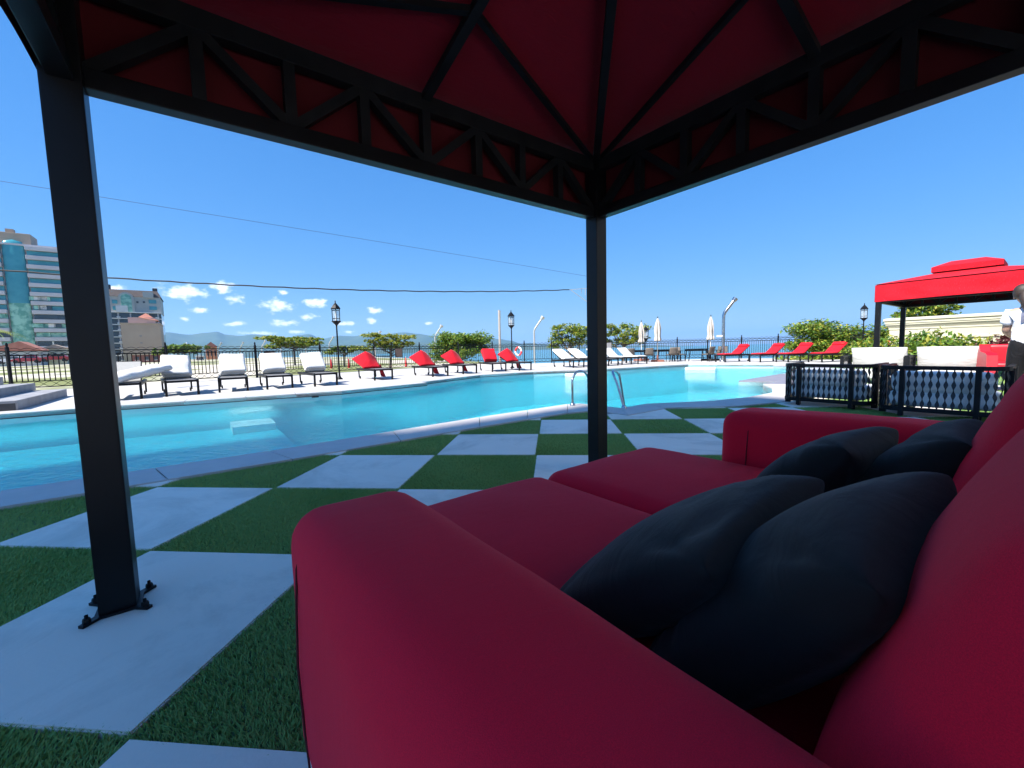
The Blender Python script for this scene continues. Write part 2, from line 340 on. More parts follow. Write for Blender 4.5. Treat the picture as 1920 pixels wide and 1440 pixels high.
    def pillow(self, w, h, t, n=22, seed=0, rot=None, c=(0, 0, 0), mi=0, wr=.012, pw=.5, rc=.35):
        """stuffed pillow: rounded square outline, softly swollen, a few folds running in from the corners"""
        c = Vector(c)
        for sg in (1, -1):
            def fn(a, b, sg=sg):
                x, y = math.sin((a-.5)*math.pi), math.sin((b-.5)*math.pi)
                dx, dy = x*math.sqrt(1-y*y/2), y*math.sqrt(1-x*x/2)
                X = (x*(1-rc)+dx*rc)*w/2*(1-.04*(1-y*y)); Y = (y*(1-rc)+dy*rc)*h/2*(1-.04*(1-x*x))
                e = max(0, (1-x*x)*(1-y*y)); z = t/2*e**pw
                f = min(1, e*5)
                z += f*wr*noise.noise(Vector((X*4, Y*4, seed*3.7+sg)))
                rr_ = math.hypot(abs(x)-1, abs(y)-1); an = math.atan2(1-abs(y)+1e-6, 1-abs(x)+1e-6)
                z -= f*wr*.55*max(0, math.sin(an*7+seed+x))*max(0, 1-rr_*.9)
                z -= f*wr*.5*max(0, noise.noise(Vector((X*3+seed, Y*15, sg)))-.1)*2
                p = Vector((X, Y, sg*z)); return c + (rot @ p if rot is not None else p)
            k = MB(); k.sheet(fn, n, n)
            if sg < 0: k.f = [f[::-1] for f in k.f]
            self.add(k.v, k.f, mi, True)
        return self
    def mesh(self, name, mats):
        me = bpy.data.meshes.new(name); me.from_pydata(self.v, [], self.f)
        for m in (mats if isinstance(mats, (list, tuple)) else [mats]): me.materials.append(MT[m] if isinstance(m, str) else m)
        me.polygons.foreach_set('material_index', self.mi); me.polygons.foreach_set('use_smooth', self.sm); me.update()
        return me
    def build(self, name, mats, parent=None, loc=None, rz=0, weld=False):
        me = self.mesh(name, mats)
        if weld:
            bm = bmesh.new(); bm.from_mesh(me); bmesh.ops.remove_doubles(bm, verts=bm.verts, dist=1e-5); bm.to_mesh(me); bm.free()
        return obj(name, me, parent, loc, rz)
def obj(name, me, parent=None, loc=None, rz=0):
    o = bpy.data.objects.new(name, me); COL.objects.link(o)
    if parent: o.parent = parent
    if loc is not None: o.location = loc
    if rz: o.rotation_euler = (0, 0, rz)
    return o
def tag(o, label, cat, group=None):
    o['label'] = label; o['category'] = cat
    if group: o['group'] = group
    return o
def thing(name, label, cat, loc=(0, 0, 0), rz=0, group=None):
    return tag(obj(name, None, None, loc, rz), label, cat, group)
def struct(o): o['kind'] = 'structure'; return o
def stuff(o): o['kind'] = 'stuff'; return o
def copy_tree(o, parent=None):
    c = o.copy(); COL.objects.link(c); c.parent = parent
    for ch in list(o.children): copy_tree(ch, c)
    return c
def place(proto, first, loc, rz, label, used):
    o = proto if not used else copy_tree(proto)
    o.location = loc; o.rotation_euler = (0, 0, rz); o['label'] = label; return o

# ================================================================== SETTING
WZ, DZ = -.12, .08            # pool water level, far deck level
near_in = [(-4.4, -2.45), (-1.2, .84), (.14, 2.12), (2.05, 4.22), (3.45, 5.60), (3.70, 5.66), (4.30, 5.04), (4.82, 5.51), (6.07, 5.83), (6.88, 6.27), (7.72, 7.02), (8.24, 8.04), (8.5, 9.0)]
penin = [(9.25, 9.65), (8.40, 10.13), (10.23, 11.98), (12.6, 14.4), (14.6, 16.9)]
far_in = [(13.3, 17.95), (10.1, 19.7), (5.67, 16.75), (3.9, 16.1), (2.4, 15.5), (.38, 13.95), (-.3, 12.4), (-.95, 10.75), (-.68, 10.45), (-2.24, 8.15), (-3.95, 6.95), (-5.78, 5.65), (-6.9, 4.6), (-10.5, 1.2)]
pool_poly = near_in + penin + far_in

# --- pool basin
pm = MB(); n = len(pool_poly)
FLOOR = -1.35
lvl = [(0.0 if i < len(near_in)+len(penin) else DZ) for i in range(n)]
for i in range(n):
    a, b = pool_poly[i], pool_poly[(i+1) % n]; za = min(lvl[i], lvl[(i+1) % n])-.03
    pm.add([(*a, FLOOR), (*b, FLOOR), (*b, za), (*a, za)], [(0, 1, 2, 3)], 1)
P3 = [Vector((*p, FLOOR)) for p in pool_poly]
pm.add(P3, [tuple(t) for t in tessellate_polygon([P3])], 0)
basin = struct(pm.build('swimming_pool', ['pool', 'pool_wall']))
# shallow shelf at the left end; white blocks paint in sunlit floor and wall
def st2(p): d = Vector((p[0], p[1], 0))-M0; return d.dot(U), d.dot(V)
def quad_st(s0, s1, t0, t1): return [ST(s0, t0)[:2], ST(s1, t0)[:2], ST(s1, t1)[:2], ST(s0, t1)[:2]]
MB().prism(quad_st(-10, -1.35, -9.4, -2.9), FLOOR+.01, -.62).build('shallow_shelf', 'pool', basin)
MB().prism(quad_st(-2.2, -1.4, -9.1, -8.1), -.61, -.46).build('sunlit_patch_slab', 'pool_white', basin)  # white slab stands in for the sunlit patch on the shelf
for q, za, zb in (([(3.75, 15.95), (4.75, 16.3), (5.0, 15.55), (4.0, 15.2)], -.30, -.05), ([(10.0, 19.55), (11.2, 18.95), (10.9, 18.35), (9.7, 18.95)], -.30, -.05)):
    MB().prism(q, za, zb).build('sunlit_wall_block', 'pool_white', basin)  # white blocks stand in for the sunlit pool wall
wm = MB(); P3 = [Vector((*p, WZ)) for p in pool_poly]
tr = []
for t in tessellate_polygon([P3]):
    a, b, c = (P3[i] for i in t); tr.append(tuple(t) if (b-a).cross(c-a).z > 0 else tuple(t)[::-1])
wm.add(P3, tr, 0); struct(wm.build('pool_water', 'water'))
# depth mark tiles on the far wall
def along(a, b, k): return Vector((a[0]+(b[0]-a[0])*k, a[1]+(b[1]-a[1])*k, 0))

# --- coping: separate stones with open joints
def coping(name, inner, outer, z1, z0, matn, step=1.15, gap=.006):
    root = struct(obj(name, None))
    for i in range(len(inner)-1):
        a0, a1, b0, b1 = (Vector((*q, 0)) for q in (inner[i], inner[i+1], outer[i], outer[i+1]))
        L = max((a1-a0).length, (b1-b0).length); k = max(1, round(L/step))
        for j in range(k):
            f0, f1 = j/k, (j+1)/k; e = gap/L
            q = [a0.lerp(a1, f0+e), a0.lerp(a1, f1-e), b0.lerp(b1, f1-e), b0.lerp(b1, f0+e)]
            if min((q[0]-q[1]).length, (q[2]-q[3]).length) < .02: continue
            dz = rnd.uniform(-.0012, .0012)
            MB().prism([p[:2] for p in q], z0, z1+dz).build('coping_stone', matn, root)
    return root
near_out = [(-4.05, -2.85), (-.74, .50), (.62, 1.80), (2.20, 3.42), (3.40, 4.55), (3.85, 4.78), (4.30, 4.30), (5.04, 4.98), (6.2, 5.12), (7.1, 5.55), (8.1, 6.4), (9.0, 7.7), (9.3, 8.7)]
coping('pool_coping', near_in, near_out, .012, -.35, 'coping')
coping('peninsula_coping', [(8.5, 9.0)]+penin+[(13.3, 17.95)], [(9.3, 8.7), (10.0, 9.6), (9.7, 10.2), (10.7, 11.4), (13.0, 13.9), (15.1, 16.7), (15.0, 17.6)], .012, -.35, 'coping_dark_shade')
far_out = [(13.5, 18.6), (10.2, 20.35), (5.35, 17.3), (3.65, 16.65), (2.05, 15.95), (-.08, 14.25), (-.82, 12.65), (-1.5, 10.85), (-1.2, 10.5), (-2.58, 8.6), (-4.28, 7.42), (-6.15, 6.08), (-7.25, 5.0), (-10.85, 1.6)]
coping('deck_coping', far_in, far_out, DZ, DZ-.075, 'edge', step=1.2)
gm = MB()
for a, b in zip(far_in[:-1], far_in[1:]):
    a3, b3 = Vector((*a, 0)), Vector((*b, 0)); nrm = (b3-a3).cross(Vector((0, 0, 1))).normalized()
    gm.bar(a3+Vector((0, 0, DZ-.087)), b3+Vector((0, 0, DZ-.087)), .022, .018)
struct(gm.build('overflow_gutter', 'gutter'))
dm = MB()
for k in (.52, .535, .55, .565):
    p = along(far_in[9], far_in[10], k-.25); dm.bar(p+Vector((-.03, -.02, -.02)), p+Vector((.02, .02, -.02)), .03, .05)
dm.build('depth_mark', 'gutter', basin)

# --- terrace bed, slabs and turf in a checkerboard
bed = MB(); bed.prism([(-6, -9), (16, -9), (16, 8.2), (9.3, 8.6), (9.0, 7.6), (8.1, 6.3), (6.2, 5.05), (5.0, 4.9), (4.3, 4.25), (3.85, 4.7), (3.40, 4.5), (-.7, .45), (-4.0, -2.9)], -.40, -.032)
terrace = struct(bed.build('terrace', 'base'))
def clip(poly, p, nrm):
    out = []
    for i in range(len(poly)):
        a, b = Vector(poly[i]), Vector(poly[(i+1) % len(poly)]); da, db = (a-p).dot(nrm), (b-p).dot(nrm)
        if da >= 0: out.append(tuple(a))
        if da*db < 0: out.append(tuple(a.lerp(b, da/(da-db))))
    return out
def outer_clip(poly):
    cx = sum(p[0] for p in poly)/len(poly)
    if cx < 4.0: a, b = Vector((-.74, .50)), Vector((3.40, 4.55))
    else: a, b = Vector((4.15, 4.42)), Vector((8.1, 6.4))
    d = (b-a).normalized(); nrm = Vector((d.y, -d.x)); return clip(poly, a-nrm*.10, nrm)
def in_coping(x, y):
    """True on the pool side of the coping's outer edge"""
    for i in range(len(near_out)-1):
        (x0, y0), (x1, y1) = near_out[i], near_out[i+1]
        if min(x0, x1) <= x <= max(x0, x1) and x0 != x1:
            if y > y0+(y1-y0)*(x-x0)/(x1-x0)-.012: return True
    return x < near_out[0][0]
GAP = .006
def slab_mesh(poly):
    k = MB(); k.prism(poly, -.06, 0); me = k.mesh('paving_slab', 'slab')
    bm = bmesh.new(); bm.from_mesh(me); bmesh.ops.remove_doubles(bm, verts=bm.verts, dist=1e-5)
    bmesh.ops.dissolve_limit(bm, angle_limit=.02, verts=bm.verts, edges=bm.edges)
    bmesh.ops.bevel(bm, geom=[e for e in bm.edges if all(v.co.z > -.001 for v in e.verts)], offset=.005, segments=2, affect='EDGES'); bm.to_mesh(me); bm.free(); return me
def turf_mesh(nb, seed, test=None, poly=None):
    r = random.Random(seed); k = MB(); vs = []; fs = []; mi = []
    for _ in range(nb):
        x, y = r.uniform(-.012, 1.012), r.uniform(-.012, 1.012)
        if test and test(x, y): continue
        h = r.uniform(.010, .020); a = r.uniform(0, 6.283); w = r.uniform(.0016, .0030)
        lean = r.uniform(.2, 1.3)*h; la = 2.2+math.sin(x*5+seed)*.7+math.cos(y*4)*.6+r.gauss(0, 1.0)
        dx, dy = math.cos(a)*w, math.sin(a)*w; lx, ly = math.cos(la)*lean, math.sin(la)*lean
        o = len(vs); z = -.016
        vs += [(x-dx, y-dy, z), (x+dx, y+dy, z), (x+lx*.35+dx*.8, y+ly*.35+dy*.8, z+h*.6), (x+lx*.35-dx*.8, y+ly*.35-dy*.8, z+h*.6), (x+lx, y+ly, z+h)]
        q = 1 if r.random() < .68 else 2
        fs += [(o, o+1, o+2, o+3), (o+3, o+2, o+4)]; mi += [q, q]
    k.v = vs; k.f = fs; k.mi = mi; k.sm = [False]*len(fs)
    k.prism(poly or [(0, 0), (1, 0), (1, 1), (0, 1)], -.028, -.016, 0)
    return k.mesh('turf_square', ['turf_base', 'turf_a', 'turf_b'])
full_slab = slab_mesh([(GAP, GAP), (1-GAP, GAP), (1-GAP, 1-GAP), (GAP, 1-GAP)])
turf_near = [turf_mesh(42000, 3), turf_mesh(42000, 8)]
turf_far = turf_mesh(13000, 5)
for i in range(-4, 12):
    for j in range(-4, 7):
        cell = [(i+GAP, j+GAP), (i+1-GAP, j+GAP), (i+1-GAP, j+1-GAP), (i+GAP, j+1-GAP)]
        cl = outer_clip(cell)
        if len(cl) < 3: continue
        ar = abs(sum(cl[k][0]*cl[(k+1) % len(cl)][1]-cl[(k+1) % len(cl)][0]*cl[k][1] for k in range(len(cl))))/2
        if ar < .01: continue
        whole = ar > .97
        d = math.hypot(i+.5-CX, j+.5-CY)
        if (i+.5-CX)*fwd.x+(j+.5-CY)*fwd.y < -1.3: continue
        loc = (i, j, 0); rel = [(p[0]-i, p[1]-j) for p in cl]
        if (i+j) % 2 == 0:
            obj('paving_slab', full_slab if whole else slab_mesh(rel), terrace, loc)
        else:
            if whole and not any(in_coping(i+a, j+b) for a in (0, 1) for b in (0, 1)):
                me = turf_near[(i*3+j) % 2] if d < 4.5 else turf_far
            else: me = turf_mesh(22000 if d < 5 else 13000, i*7+j+90, lambda x, y: in_coping(i+x, j+y), rel)
            stuff(obj('turf_square', me, terrace, loc))

# --- pale stone deck on the far side and to the right
fence_pts = [(-27, 1.5), (-17.2, 7.4), (-14.2, 9.7), (-11.6, 12.6), (-9.9, 15.2), (-8.35, 17.7), (-6.7, 20.3), (-4.9, 22.8), (-2.9, 24.7), (-.8, 25.8), (1.35, 26.1), (3.2, 26.4), (5.1, 26.7), (7.2, 27.0), (9.6, 27.4), (11.9, 27.7), (13.9, 27.6), (15.9, 27.1), (17.6, 25.9), (19.4, 24.3), (21.0, 22.6)]
dk = MB()
dk.prism(far_out + [(-14.5, -2.0), (-27, 1.2)] + fence_pts + [(24, 19.5), (17, 14.2)], -.5, DZ-.004)
deck = struct(dk.build('sun_deck', 'deck'))
rd = MB(); rd.prism([(9.02, 8.2), (16, 8.2), (24, 8.2), (24, 19.4), (17.2, 14.2), (15.2, 17.0), (15.1, 16.7), (13.0, 13.9), (10.7, 11.4), (9.7, 10.2), (10.0, 9.6), (9.3, 8.7)], -.45, -.006)
struct(rd.build('cabana_lawn', 'turf_base'))
lg = MB()
for _ in range(14000):
    x, y = rnd.uniform(9.5, 22), rnd.uniform(8.4, 18)
    if y > 9.6 and x < 10.9+(y-11.0)*.92: continue
    a = rnd.uniform(0, 6.28); w = .012; h = rnd.uniform(.03, .07)
    lg.add([(x-math.cos(a)*w, y-math.sin(a)*w, -.01), (x+math.cos(a)*w, y+math.sin(a)*w, -.01), (x+rnd.uniform(-.03, .03), y+rnd.uniform(-.03, .03), h)], [(0, 1, 2)], rnd.choice((0, 1)))
stuff(lg.build('lawn_grass', ['turf_a', 'turf_b']))['label'] = 'short green lawn around the far red cabana'
bpy.data.objects['lawn_grass']['category'] = 'grass'

# --- stone steps at the left end of the far deck
def steps():
    t = thing('stone_steps', 'grey stone steps with dark risers at the left end of the far deck', 'steps', (-7.35, 5.15, DZ), TH)
    # local: x = u (towards the loungers), y = -v (away from the pool)
    for k in range(3):
        z = .19*k
        w0 = -.0-.62*k
        MB().box((w0-2.5, 1.9+.30*k, z+.165), (5.0, 3.8, .05), bev=.006).build('tread', 'step_stone', t)
        MB().box((w0-2.5-.012, 1.9+.30*k+.006, z+.07), (4.98, 3.78, .14)).build('riser', ['step_dark'], t)
        MB().box((w0-.008, 1.9+.30*k, z+.07), (.022, 3.76, .14), bev=.003).build('side_cladding', 'step_stone', t)
steps()

# --- ground, beach, sea, hills
struct(MB().prism([(-400, -400), (400, -400), (400, 8), (24.5, 8), (16.5, -9.5), (-6.5, -9.5), (-14.8, -2.4), (-28, .8), (-400, .8)], -2.2, -.7).build('ground', 'sand'))
inner = [(26, 19), (21, 22.6), (17.6, 25.9), (13.9, 27.6), (9.6, 27.4), (5.1, 26.7), (1.35, 26.1), (-2.9, 24.7), (-6.7, 20.3), (-9.9, 15.2), (-14.2, 9.7), (-17.2, 7.4), (-27, 1.5), (-60, -20)]
shore = [(120, 40), (75, 52), (50, 58), (36, 62), (20, 68), (4, 80), (-8, 96), (-30, 136), (-72, 192), (-132, 250), (-215, 300), (-330, 345), (-600, 420), (-1200, 600)]
tm = MB(); NR, NC = 40, 100
def pl(pts, f):
    k = f*(len(pts)-1); i = min(int(k), len(pts)-2); a, b = pts[i], pts[i+1]; q = k-i; return Vector((a[0]+(b[0]-a[0])*q, a[1]+(b[1]-a[1])*q, 0))
def tz(f, r):
    a = .05+.75*min(1, max(0, (f-.42)/.3)); k = min(1, max(0, (r-a)/(1-a))); k = k*k*(3-2*k)
    return -.45*(1-k) - 3.5*k + (.55*min(1, r*3)*min(1, max(0, (f-.6)/.2)))*(1-k)
def terr(f, r):
    rr = r**1.7; p = pl(inner, f).lerp(pl(shore, f), rr*1.04)
    p.z = tz(f, rr) + noise.noise(p*.12)*.10*min(1, r*4); return p
tm.sheet(lambda a, b: terr(a, b), NC, NR)
def beach_mat():
    m = mat('beach_ground', (.42, .38, .30), .95, (.52, .48, .40), .35, detail=8)
    t = m.node_tree; L = t.links.new; p = t.nodes['Principled BSDF']; old = p.inputs['Base Color'].links[0].from_socket
    tc = N('ShaderNodeTexCoord', t); nz = N('ShaderNodeTexNoise', t); nz.inputs['Scale'].default_value = .075; nz.inputs['Detail'].default_value = 6; L(tc.outputs['Object'], nz.inputs['Vector'])
    cr = N('ShaderNodeValToRGB', t); cr.color_ramp.elements[0].position = .46; cr.color_ramp.elements[1].position = .54; L(nz.outputs['Fac'], cr.inputs[0])
    n2 = N('ShaderNodeTexNoise', t); n2.inputs['Scale'].default_value = 1.5; n2.inputs['Detail'].default_value = 6; L(tc.outputs['Object'], n2.inputs['Vector'])
    g = N('ShaderNodeMix', t, data_type='RGBA'); L(n2.outputs['Fac'], g.inputs[0]); g.inputs[6].default_value = (.085, .12, .03, 1); g.inputs[7].default_value = (.20, .20, .06, 1)
    mx = N('ShaderNodeMix', t, data_type='RGBA'); L(cr.outputs[0], mx.inputs[0]); L(old, mx.inputs[6]); L(g.outputs[2], mx.inputs[7]); L(mx.outputs[2], p.inputs['Base Color'])
    return m
MT['beach'] = beach_mat()
struct(tm.build('beach', 'beach'))
struct(MB().add([(-30000, -200, -3), (30000, -200, -3), (30000, 60000, -3), (-30000, 60000, -3)], [(0, 1, 2, 3)]).build('sea', 'sea'))
# breaking waves: raised foam ribbons along the shore
MT['foam'] = mat('foam', (.80, .82, .82), .7, (.62, .68, .70), .25, detail=8)
fm = MB()
for q, (off, w) in enumerate(((.0, 3.4), (.045, 2.6), (.085, 2.0))):
    pts = []
    for k in range(140):
        f = k/139; p = pl(inner, f).lerp(pl(shore, f), 1.0+off+.012*noise.noise(Vector((k*.21, q*3, 0)))); pts.append(p)
    for k in range(139):
        if rnd.random() < .2*q: continue
        d = (pts[k+1]-pts[k]).normalized(); nn = Vector((-d.y, d.x, 0)); ww = w*(.6+.8*abs(noise.noise(Vector((k*.4, q, 1)))))
        a, b = pts[k], pts[k+1]
        fm.add([a-nn*ww+Vector((0, 0, -2.99)), b-nn*ww+Vector((0, 0, -2.99)), b+Vector((0, 0, -2.78)), a+Vector((0, 0, -2.78)), b+nn*ww*.5+Vector((0, 0, -2.99)), a+nn*ww*.5+Vector((0, 0, -2.99))], [(0, 1, 2, 3), (3, 2, 4, 5)])
fo = stuff(fm.build('surf', 'foam')); fo['label'] = 'white surf breaking along the beach beyond the fence'; fo['category'] = 'surf'
# hills across the bay, real ridges several kilometres off
def ray(px, py): return r2*((px-960)/770.1) + d2*((py-720)/770.1) + fwd
prof = [(-260, 640), (100, 632), (250, 628), (314, 621), (355, 626), (388, 622), (406, 620), (424, 626), (450, 628), (472, 625), (500, 626), (535, 633), (562, 627), (578, 625), (604, 634), (638, 628), (664, 629), (691, 623), (717, 626), (757, 622), (786, 625), (814, 629), (850, 632), (890, 631), (938, 635), (958, 638), (978, 644.5), (992, 642.5), (1013, 645), (1050, 647), (1100, 649), (1160, 648), (1230, 647), (1300, 650)]
def ridge(name, k, dist, amp, seed, base=-6):
    hm = MB(); NA, ND = 260, 18
    x0, x1 = prof[0][0], prof[-1][0]
    def H(px):
        for (a, ya), (b, yb) in zip(prof[:-1], prof[1:]):
            if a <= px <= b: q = (px-a)/(b-a); return ya+(yb-ya)*(q*q*(3-2*q))
    def fn(a, b):
        px = x0+(x1-x0)*a; d = ray(px, H(px)); hl = math.hypot(d.x, d.y); el = d.z/hl
        dd = dist*(1+.06*noise.noise(Vector((a*9, seed, 0))))
        h = max(2, el*dd*k + CZ) + amp*noise.noise(Vector((a*22, seed, 3)))*min(1, el*60)
        c = 1-abs(b*2-1); prof_ = c**.8
        D = dd + (b-.5)*dist*.34
        p = Vector((CX+d.x/hl*D, CY+d.y/hl*D, 0))
        z = base + (h-base)*prof_ + (h*.16*noise.noise(p*.0022+Vector((seed, 0, 0))) + h*.08*noise.noise(p*.007))*(1-abs(c-.5)*2 if c < 1 else 0)
        p.z = z; return p
    hm.sheet(fn, NA, ND); return struct(hm.build(name, 'hill'))
MT['hill'] = mat('hill_forest', (.028, .060, .022), .95, (.055, .085, .035), .004, detail=9)
ridge('hills', 1.0, 6200, 3, 1)
ridge('foothills', .55, 4300, 8, 7)

# ================================================================== vegetation helpers
def leaves(k, center, rad, n, size, mis, r, flat=.5, long=2.0):
    """clumps of leaf-sized quads through an ellipsoid"""
    c = Vector(center)
    ncl = max(3, n//26)
    cl = []
    for _ in range(ncl):
        while True:
            q = Vector((r.uniform(-1, 1), r.uniform(-1, 1), r.uniform(-1, 1)))
            if .25 < q.length < 1: break
        q = q*(.55+.45*r.random()) if q.length < .8 else q
        cl.append(Vector((q.x*rad[0], q.y*rad[1], q.z*rad[2])))
    sc = min(rad)*.42
    for i in range(n):
        q = cl[i % ncl] + Vector((r.gauss(0, sc), r.gauss(0, sc), r.gauss(0, sc*.55)))
        p = c+q; d = Vector((r.gauss(0, 1), r.gauss(0, 1), r.gauss(0, flat))).normalized()
        w = d.cross(Vector((r.gauss(0, .5), r.gauss(0, .5), 1))).normalized(); s = size*r.uniform(.6, 1.3)
        a = p-d*s*long/2; b = p+d*s*long/2; m = p+d*s*.1; nn = d.cross(w)*s*.12
        k.add([a, m-w*s*.5+nn, b, m+w*s*.5+nn], [(0, 1, 2, 3)], r.choices(range(len(mis)), mis)[0])
def tree(label, base, blobs, trunk_h, n, size, mis, lmats, seed, group=None, name='tree', tr=.12):
    r = random.Random(seed); t = thing(name, label, 'tree', base, 0, group)
    tk = MB(); k = MB(); b0 = Vector((0, 0, 0)); top = Vector((r.uniform(-.2, .2), r.uniform(-.2, .2), trunk_h))
    tk.tube([b0, b0.lerp(top, .4)+Vector((r.uniform(-.1, .1), 0, 0)), top], [tr*1.3, tr, tr*.75], 8)
    vol = [b[3]*b[4]*b[5] for b in blobs]; sv = sum(vol)
    for b, vv in zip(blobs, vol):
        c = Vector(b[:3]); st = top*r.uniform(.75, 1.0)
        mid = st.lerp(c, .55)+Vector((0, 0, -.15*(c-st).length))
        tk.tube([st, mid, c], [tr*.5, tr*.33, tr*.14], 5)
        for _ in range(5):
            e = c+Vector((r.uniform(-1, 1)*b[3]*.8, r.uniform(-1, 1)*b[4]*.8, r.uniform(-.4, .7)*b[5])); s0 = mid.lerp(c, r.random())
            tk.tube([s0, s0.lerp(e, .5)+Vector((0, 0, -.05)), e], [tr*.16, tr*.1, tr*.04], 4)
        leaves(k, c, b[3:6], int(n*vv/sv)+30, size, mis, r)
    tk.build('trunk', 'bark', t); k.build('crown', lmats, t); return t

# ================================================================== the cabana overhead
LC = 2.95
ZB, ZT = 2.05, 2.50      # truss bottom and top
def roof_z(d): return ZT + .24*d
def build_cabana(label):
    """local frame: origin at one corner post, x = u axis (posts at 0 and -L), y = -v axis (posts at 0 and -L)"""
    c = thing('cabana', label, 'cabana', ST(0, 0), TH)
    L = LC; PW = .115
    for (x, y) in ((0, 0), (-L, 0), (0, -L), (-L, -L)):
        p = MB().box((x, y, ZT/2+.005), (PW, PW, ZT-.01), bev=.006).build('post', 'post_metal', c)
        bp = MB()
        bp.prism([(x+a_, y+b_) for a_, b_ in ((-.108, -.092), (-.092, -.108), (-.05, -.070), (.05, -.070), (.092, -.108), (.108, -.092), (.070, -.05), (.070, .05), (.108, .092), (.092, .108), (.05, .070), (-.05, .070), (-.092, .108), (-.108, .092), (-.070, .05), (-.070, -.05))], .001, .012)
        b = bp.build('base_plate', 'post_metal', p)
        for dx, dy in ((.085, .085), (-.085, .085), (.085, -.085), (-.085, -.085)):
            bo = MB(); bo.lathe([(.0, .03), (.011, .03), (.013, .022), (.013, .012)], 6, (x+dx, y+dy, 0), smooth=False); bo.lathe([(.006, .042), (.006, .03)], 6, (x+dx, y+dy, 0)); bo.build('anchor_bolt', 'black_metal', p)
    for side in range(4):
        A, B = [((-L, 0), (0, 0)), ((0, 0), (0, -L)), ((0, -L), (-L, -L)), ((-L, -L), (-L, 0))][side]
        A, B = Vector((*A, 0)), Vector((*B, 0)); d = (B-A).normalized(); a, b = A+d*PW*.5, B-d*PW*.5
        out = Vector((d.y, -d.x, 0)); mid = (A+B)/2
        if (mid-Vector((-L/2, -L/2, 0))).dot(out) < 0: out = -out
        up = Vector((0, 0, 1))
        MB().bar(a+up*(ZB+.0375), b+up*(ZB+.0375), .07, .075, bev=.004).build('lower_chord', 'post_metal', c)
        MB().bar(a+up*(ZT-.045), b+up*(ZT-.045), .06, .09, bev=.004).build('upper_chord', 'black_metal', c)
        nb = 8; xs = [k/nb for k in range(nb+1)]
        for k in range(1, nb):
            q = a.lerp(b, xs[k]); MB().bar(q+up*(ZB+.06), q+up*(ZT-.08), .05, .055, up=out).build('truss_upright', 'black_metal', c)
        for k in range(nb):
            q0, q1 = a.lerp(b, xs[k]), a.lerp(b, xs[k+1])
            if k % 2 == 0: q0, q1 = q1, q0
            if k % 2 == 0: p0, p1 = q1+up*(ZB+.065), q0+up*(ZT-.075)
            else: p0, p1 = q0+up*(ZT-.075), q1+up*(ZB+.065)
            MB().bar(p0, p1, .046, .052, up=out).build('truss_brace', 'black_metal', c)
        # valance of red cloth hung outside the truss
        e0, e1 = A-d*.07+out*.075, B+d*.07+out*.075
        def val(i, j, e0=e0, e1=e1, out=out, d=d):
            p = e0.lerp(e1, i); z = ZT+.02-(ZT-ZB-.03+.02)*j
            w = .012*math.sin(i*9+side)*j + .022*noise.noise(Vector((i*6, j*2.2+i*3, side*5)))*min(1, i*12)*min(1, (1-i)*12)
            return Vector((p.x, p.y, z+.012*math.sin(i*3.14)*j)) + out*w
        v = MB(); v.sheet(val, 40, 8)
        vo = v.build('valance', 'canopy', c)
        v = MB(); v.sheet(lambda i, j: val(i, j)-out*.004, 40, 8); v.build('shaded_inside', 'valance_shaded', vo)  # inner sheet added to carry the valance's painted shade
        # sloping roof panel
        cen = Vector((-L/2, -L/2, 0)); hcap = .52
        c0, c1 = e0+Vector((0, 0, 0)), e1
        k0 = cen+(c0-cen)*(hcap/(L/2)); k1 = cen+(c1-cen)*(hcap/(L/2)); zc = roof_z(L/2-hcap)
        def panel(i, j):
            lo = c0.lerp(c1, i); hi = k0.lerp(k1, i); p = lo.lerp(hi, j); z = ZT+.045+(zc-ZT)*j - .022*math.sin(math.pi*j)*math.sin(math.pi*i)*1.2
            return Vector((p.x, p.y, z))
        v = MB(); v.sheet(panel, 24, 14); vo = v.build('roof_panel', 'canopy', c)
        v = MB(); v.sheet(lambda i, j: panel(i, j)-Vector((0, 0, .005)), 24, 14); v.build('shaded_inside', 'canopy_shaded', vo)  # second sheet below, coloured for the roof's shaded underside
        # mid rib and the two diagonals that meet it
        J = mid - out*.56; Jz = roof_z(.56)
        top = mid - out*(L/2-hcap+.05)
        MB().bar(mid+up*(ZT-.02), top+up*(roof_z(L/2-hcap)-.02), .05, .04, bev=.003).build('roof_rib', 'black_metal', c)
        for E in (A, B): MB().bar(E+up*(ZT-.02), J+up*(Jz-.02), .032, .03).build('roof_brace', 'black_metal', c)
    cen = Vector((-L/2, -L/2, 0)); hcap = .52
    for (x, y) in ((0, 0), (-L, 0), (0, -L), (-L, -L)):
        P = Vector((x, y, 0)); q = cen+(P-cen)*((hcap)/(L/2))
        MB().bar(P+Vector((0, 0, ZT-.02)), q+Vector((0, 0, roof_z(L/2-hcap)-.02)), .05, .045, bev=.003).build('hip_rafter', 'black_metal', c)
    # raised vent cap
    zc = roof_z(L/2-hcap)
    fr = MB(); hs = hcap-.02
    for a, b in (((-1, -1), (1, -1)), ((1, -1), (1, 1)), ((1, 1), (-1, 1)), ((-1, 1), (-1, -1))):
        fr.bar(cen+Vector((a[0]*hs, a[1]*hs, zc-.02)), cen+Vector((b[0]*hs, b[1]*hs, zc-.02)), .04, .04)
        q = cen+Vector((a[0]*hs, a[1]*hs, 0)); fr.bar(q+Vector((0, 0, zc)), q+Vector((0, 0, zc+.16)), .03)
    fr.build('cap_frame', 'black_metal', c)
    hb = hcap+.10; ht = .30
    def ring(h, z): return [cen+Vector((x*h, y*h, z)) for x, y in ((-1, -1), (1, -1), (1, 1), (-1, 1))]
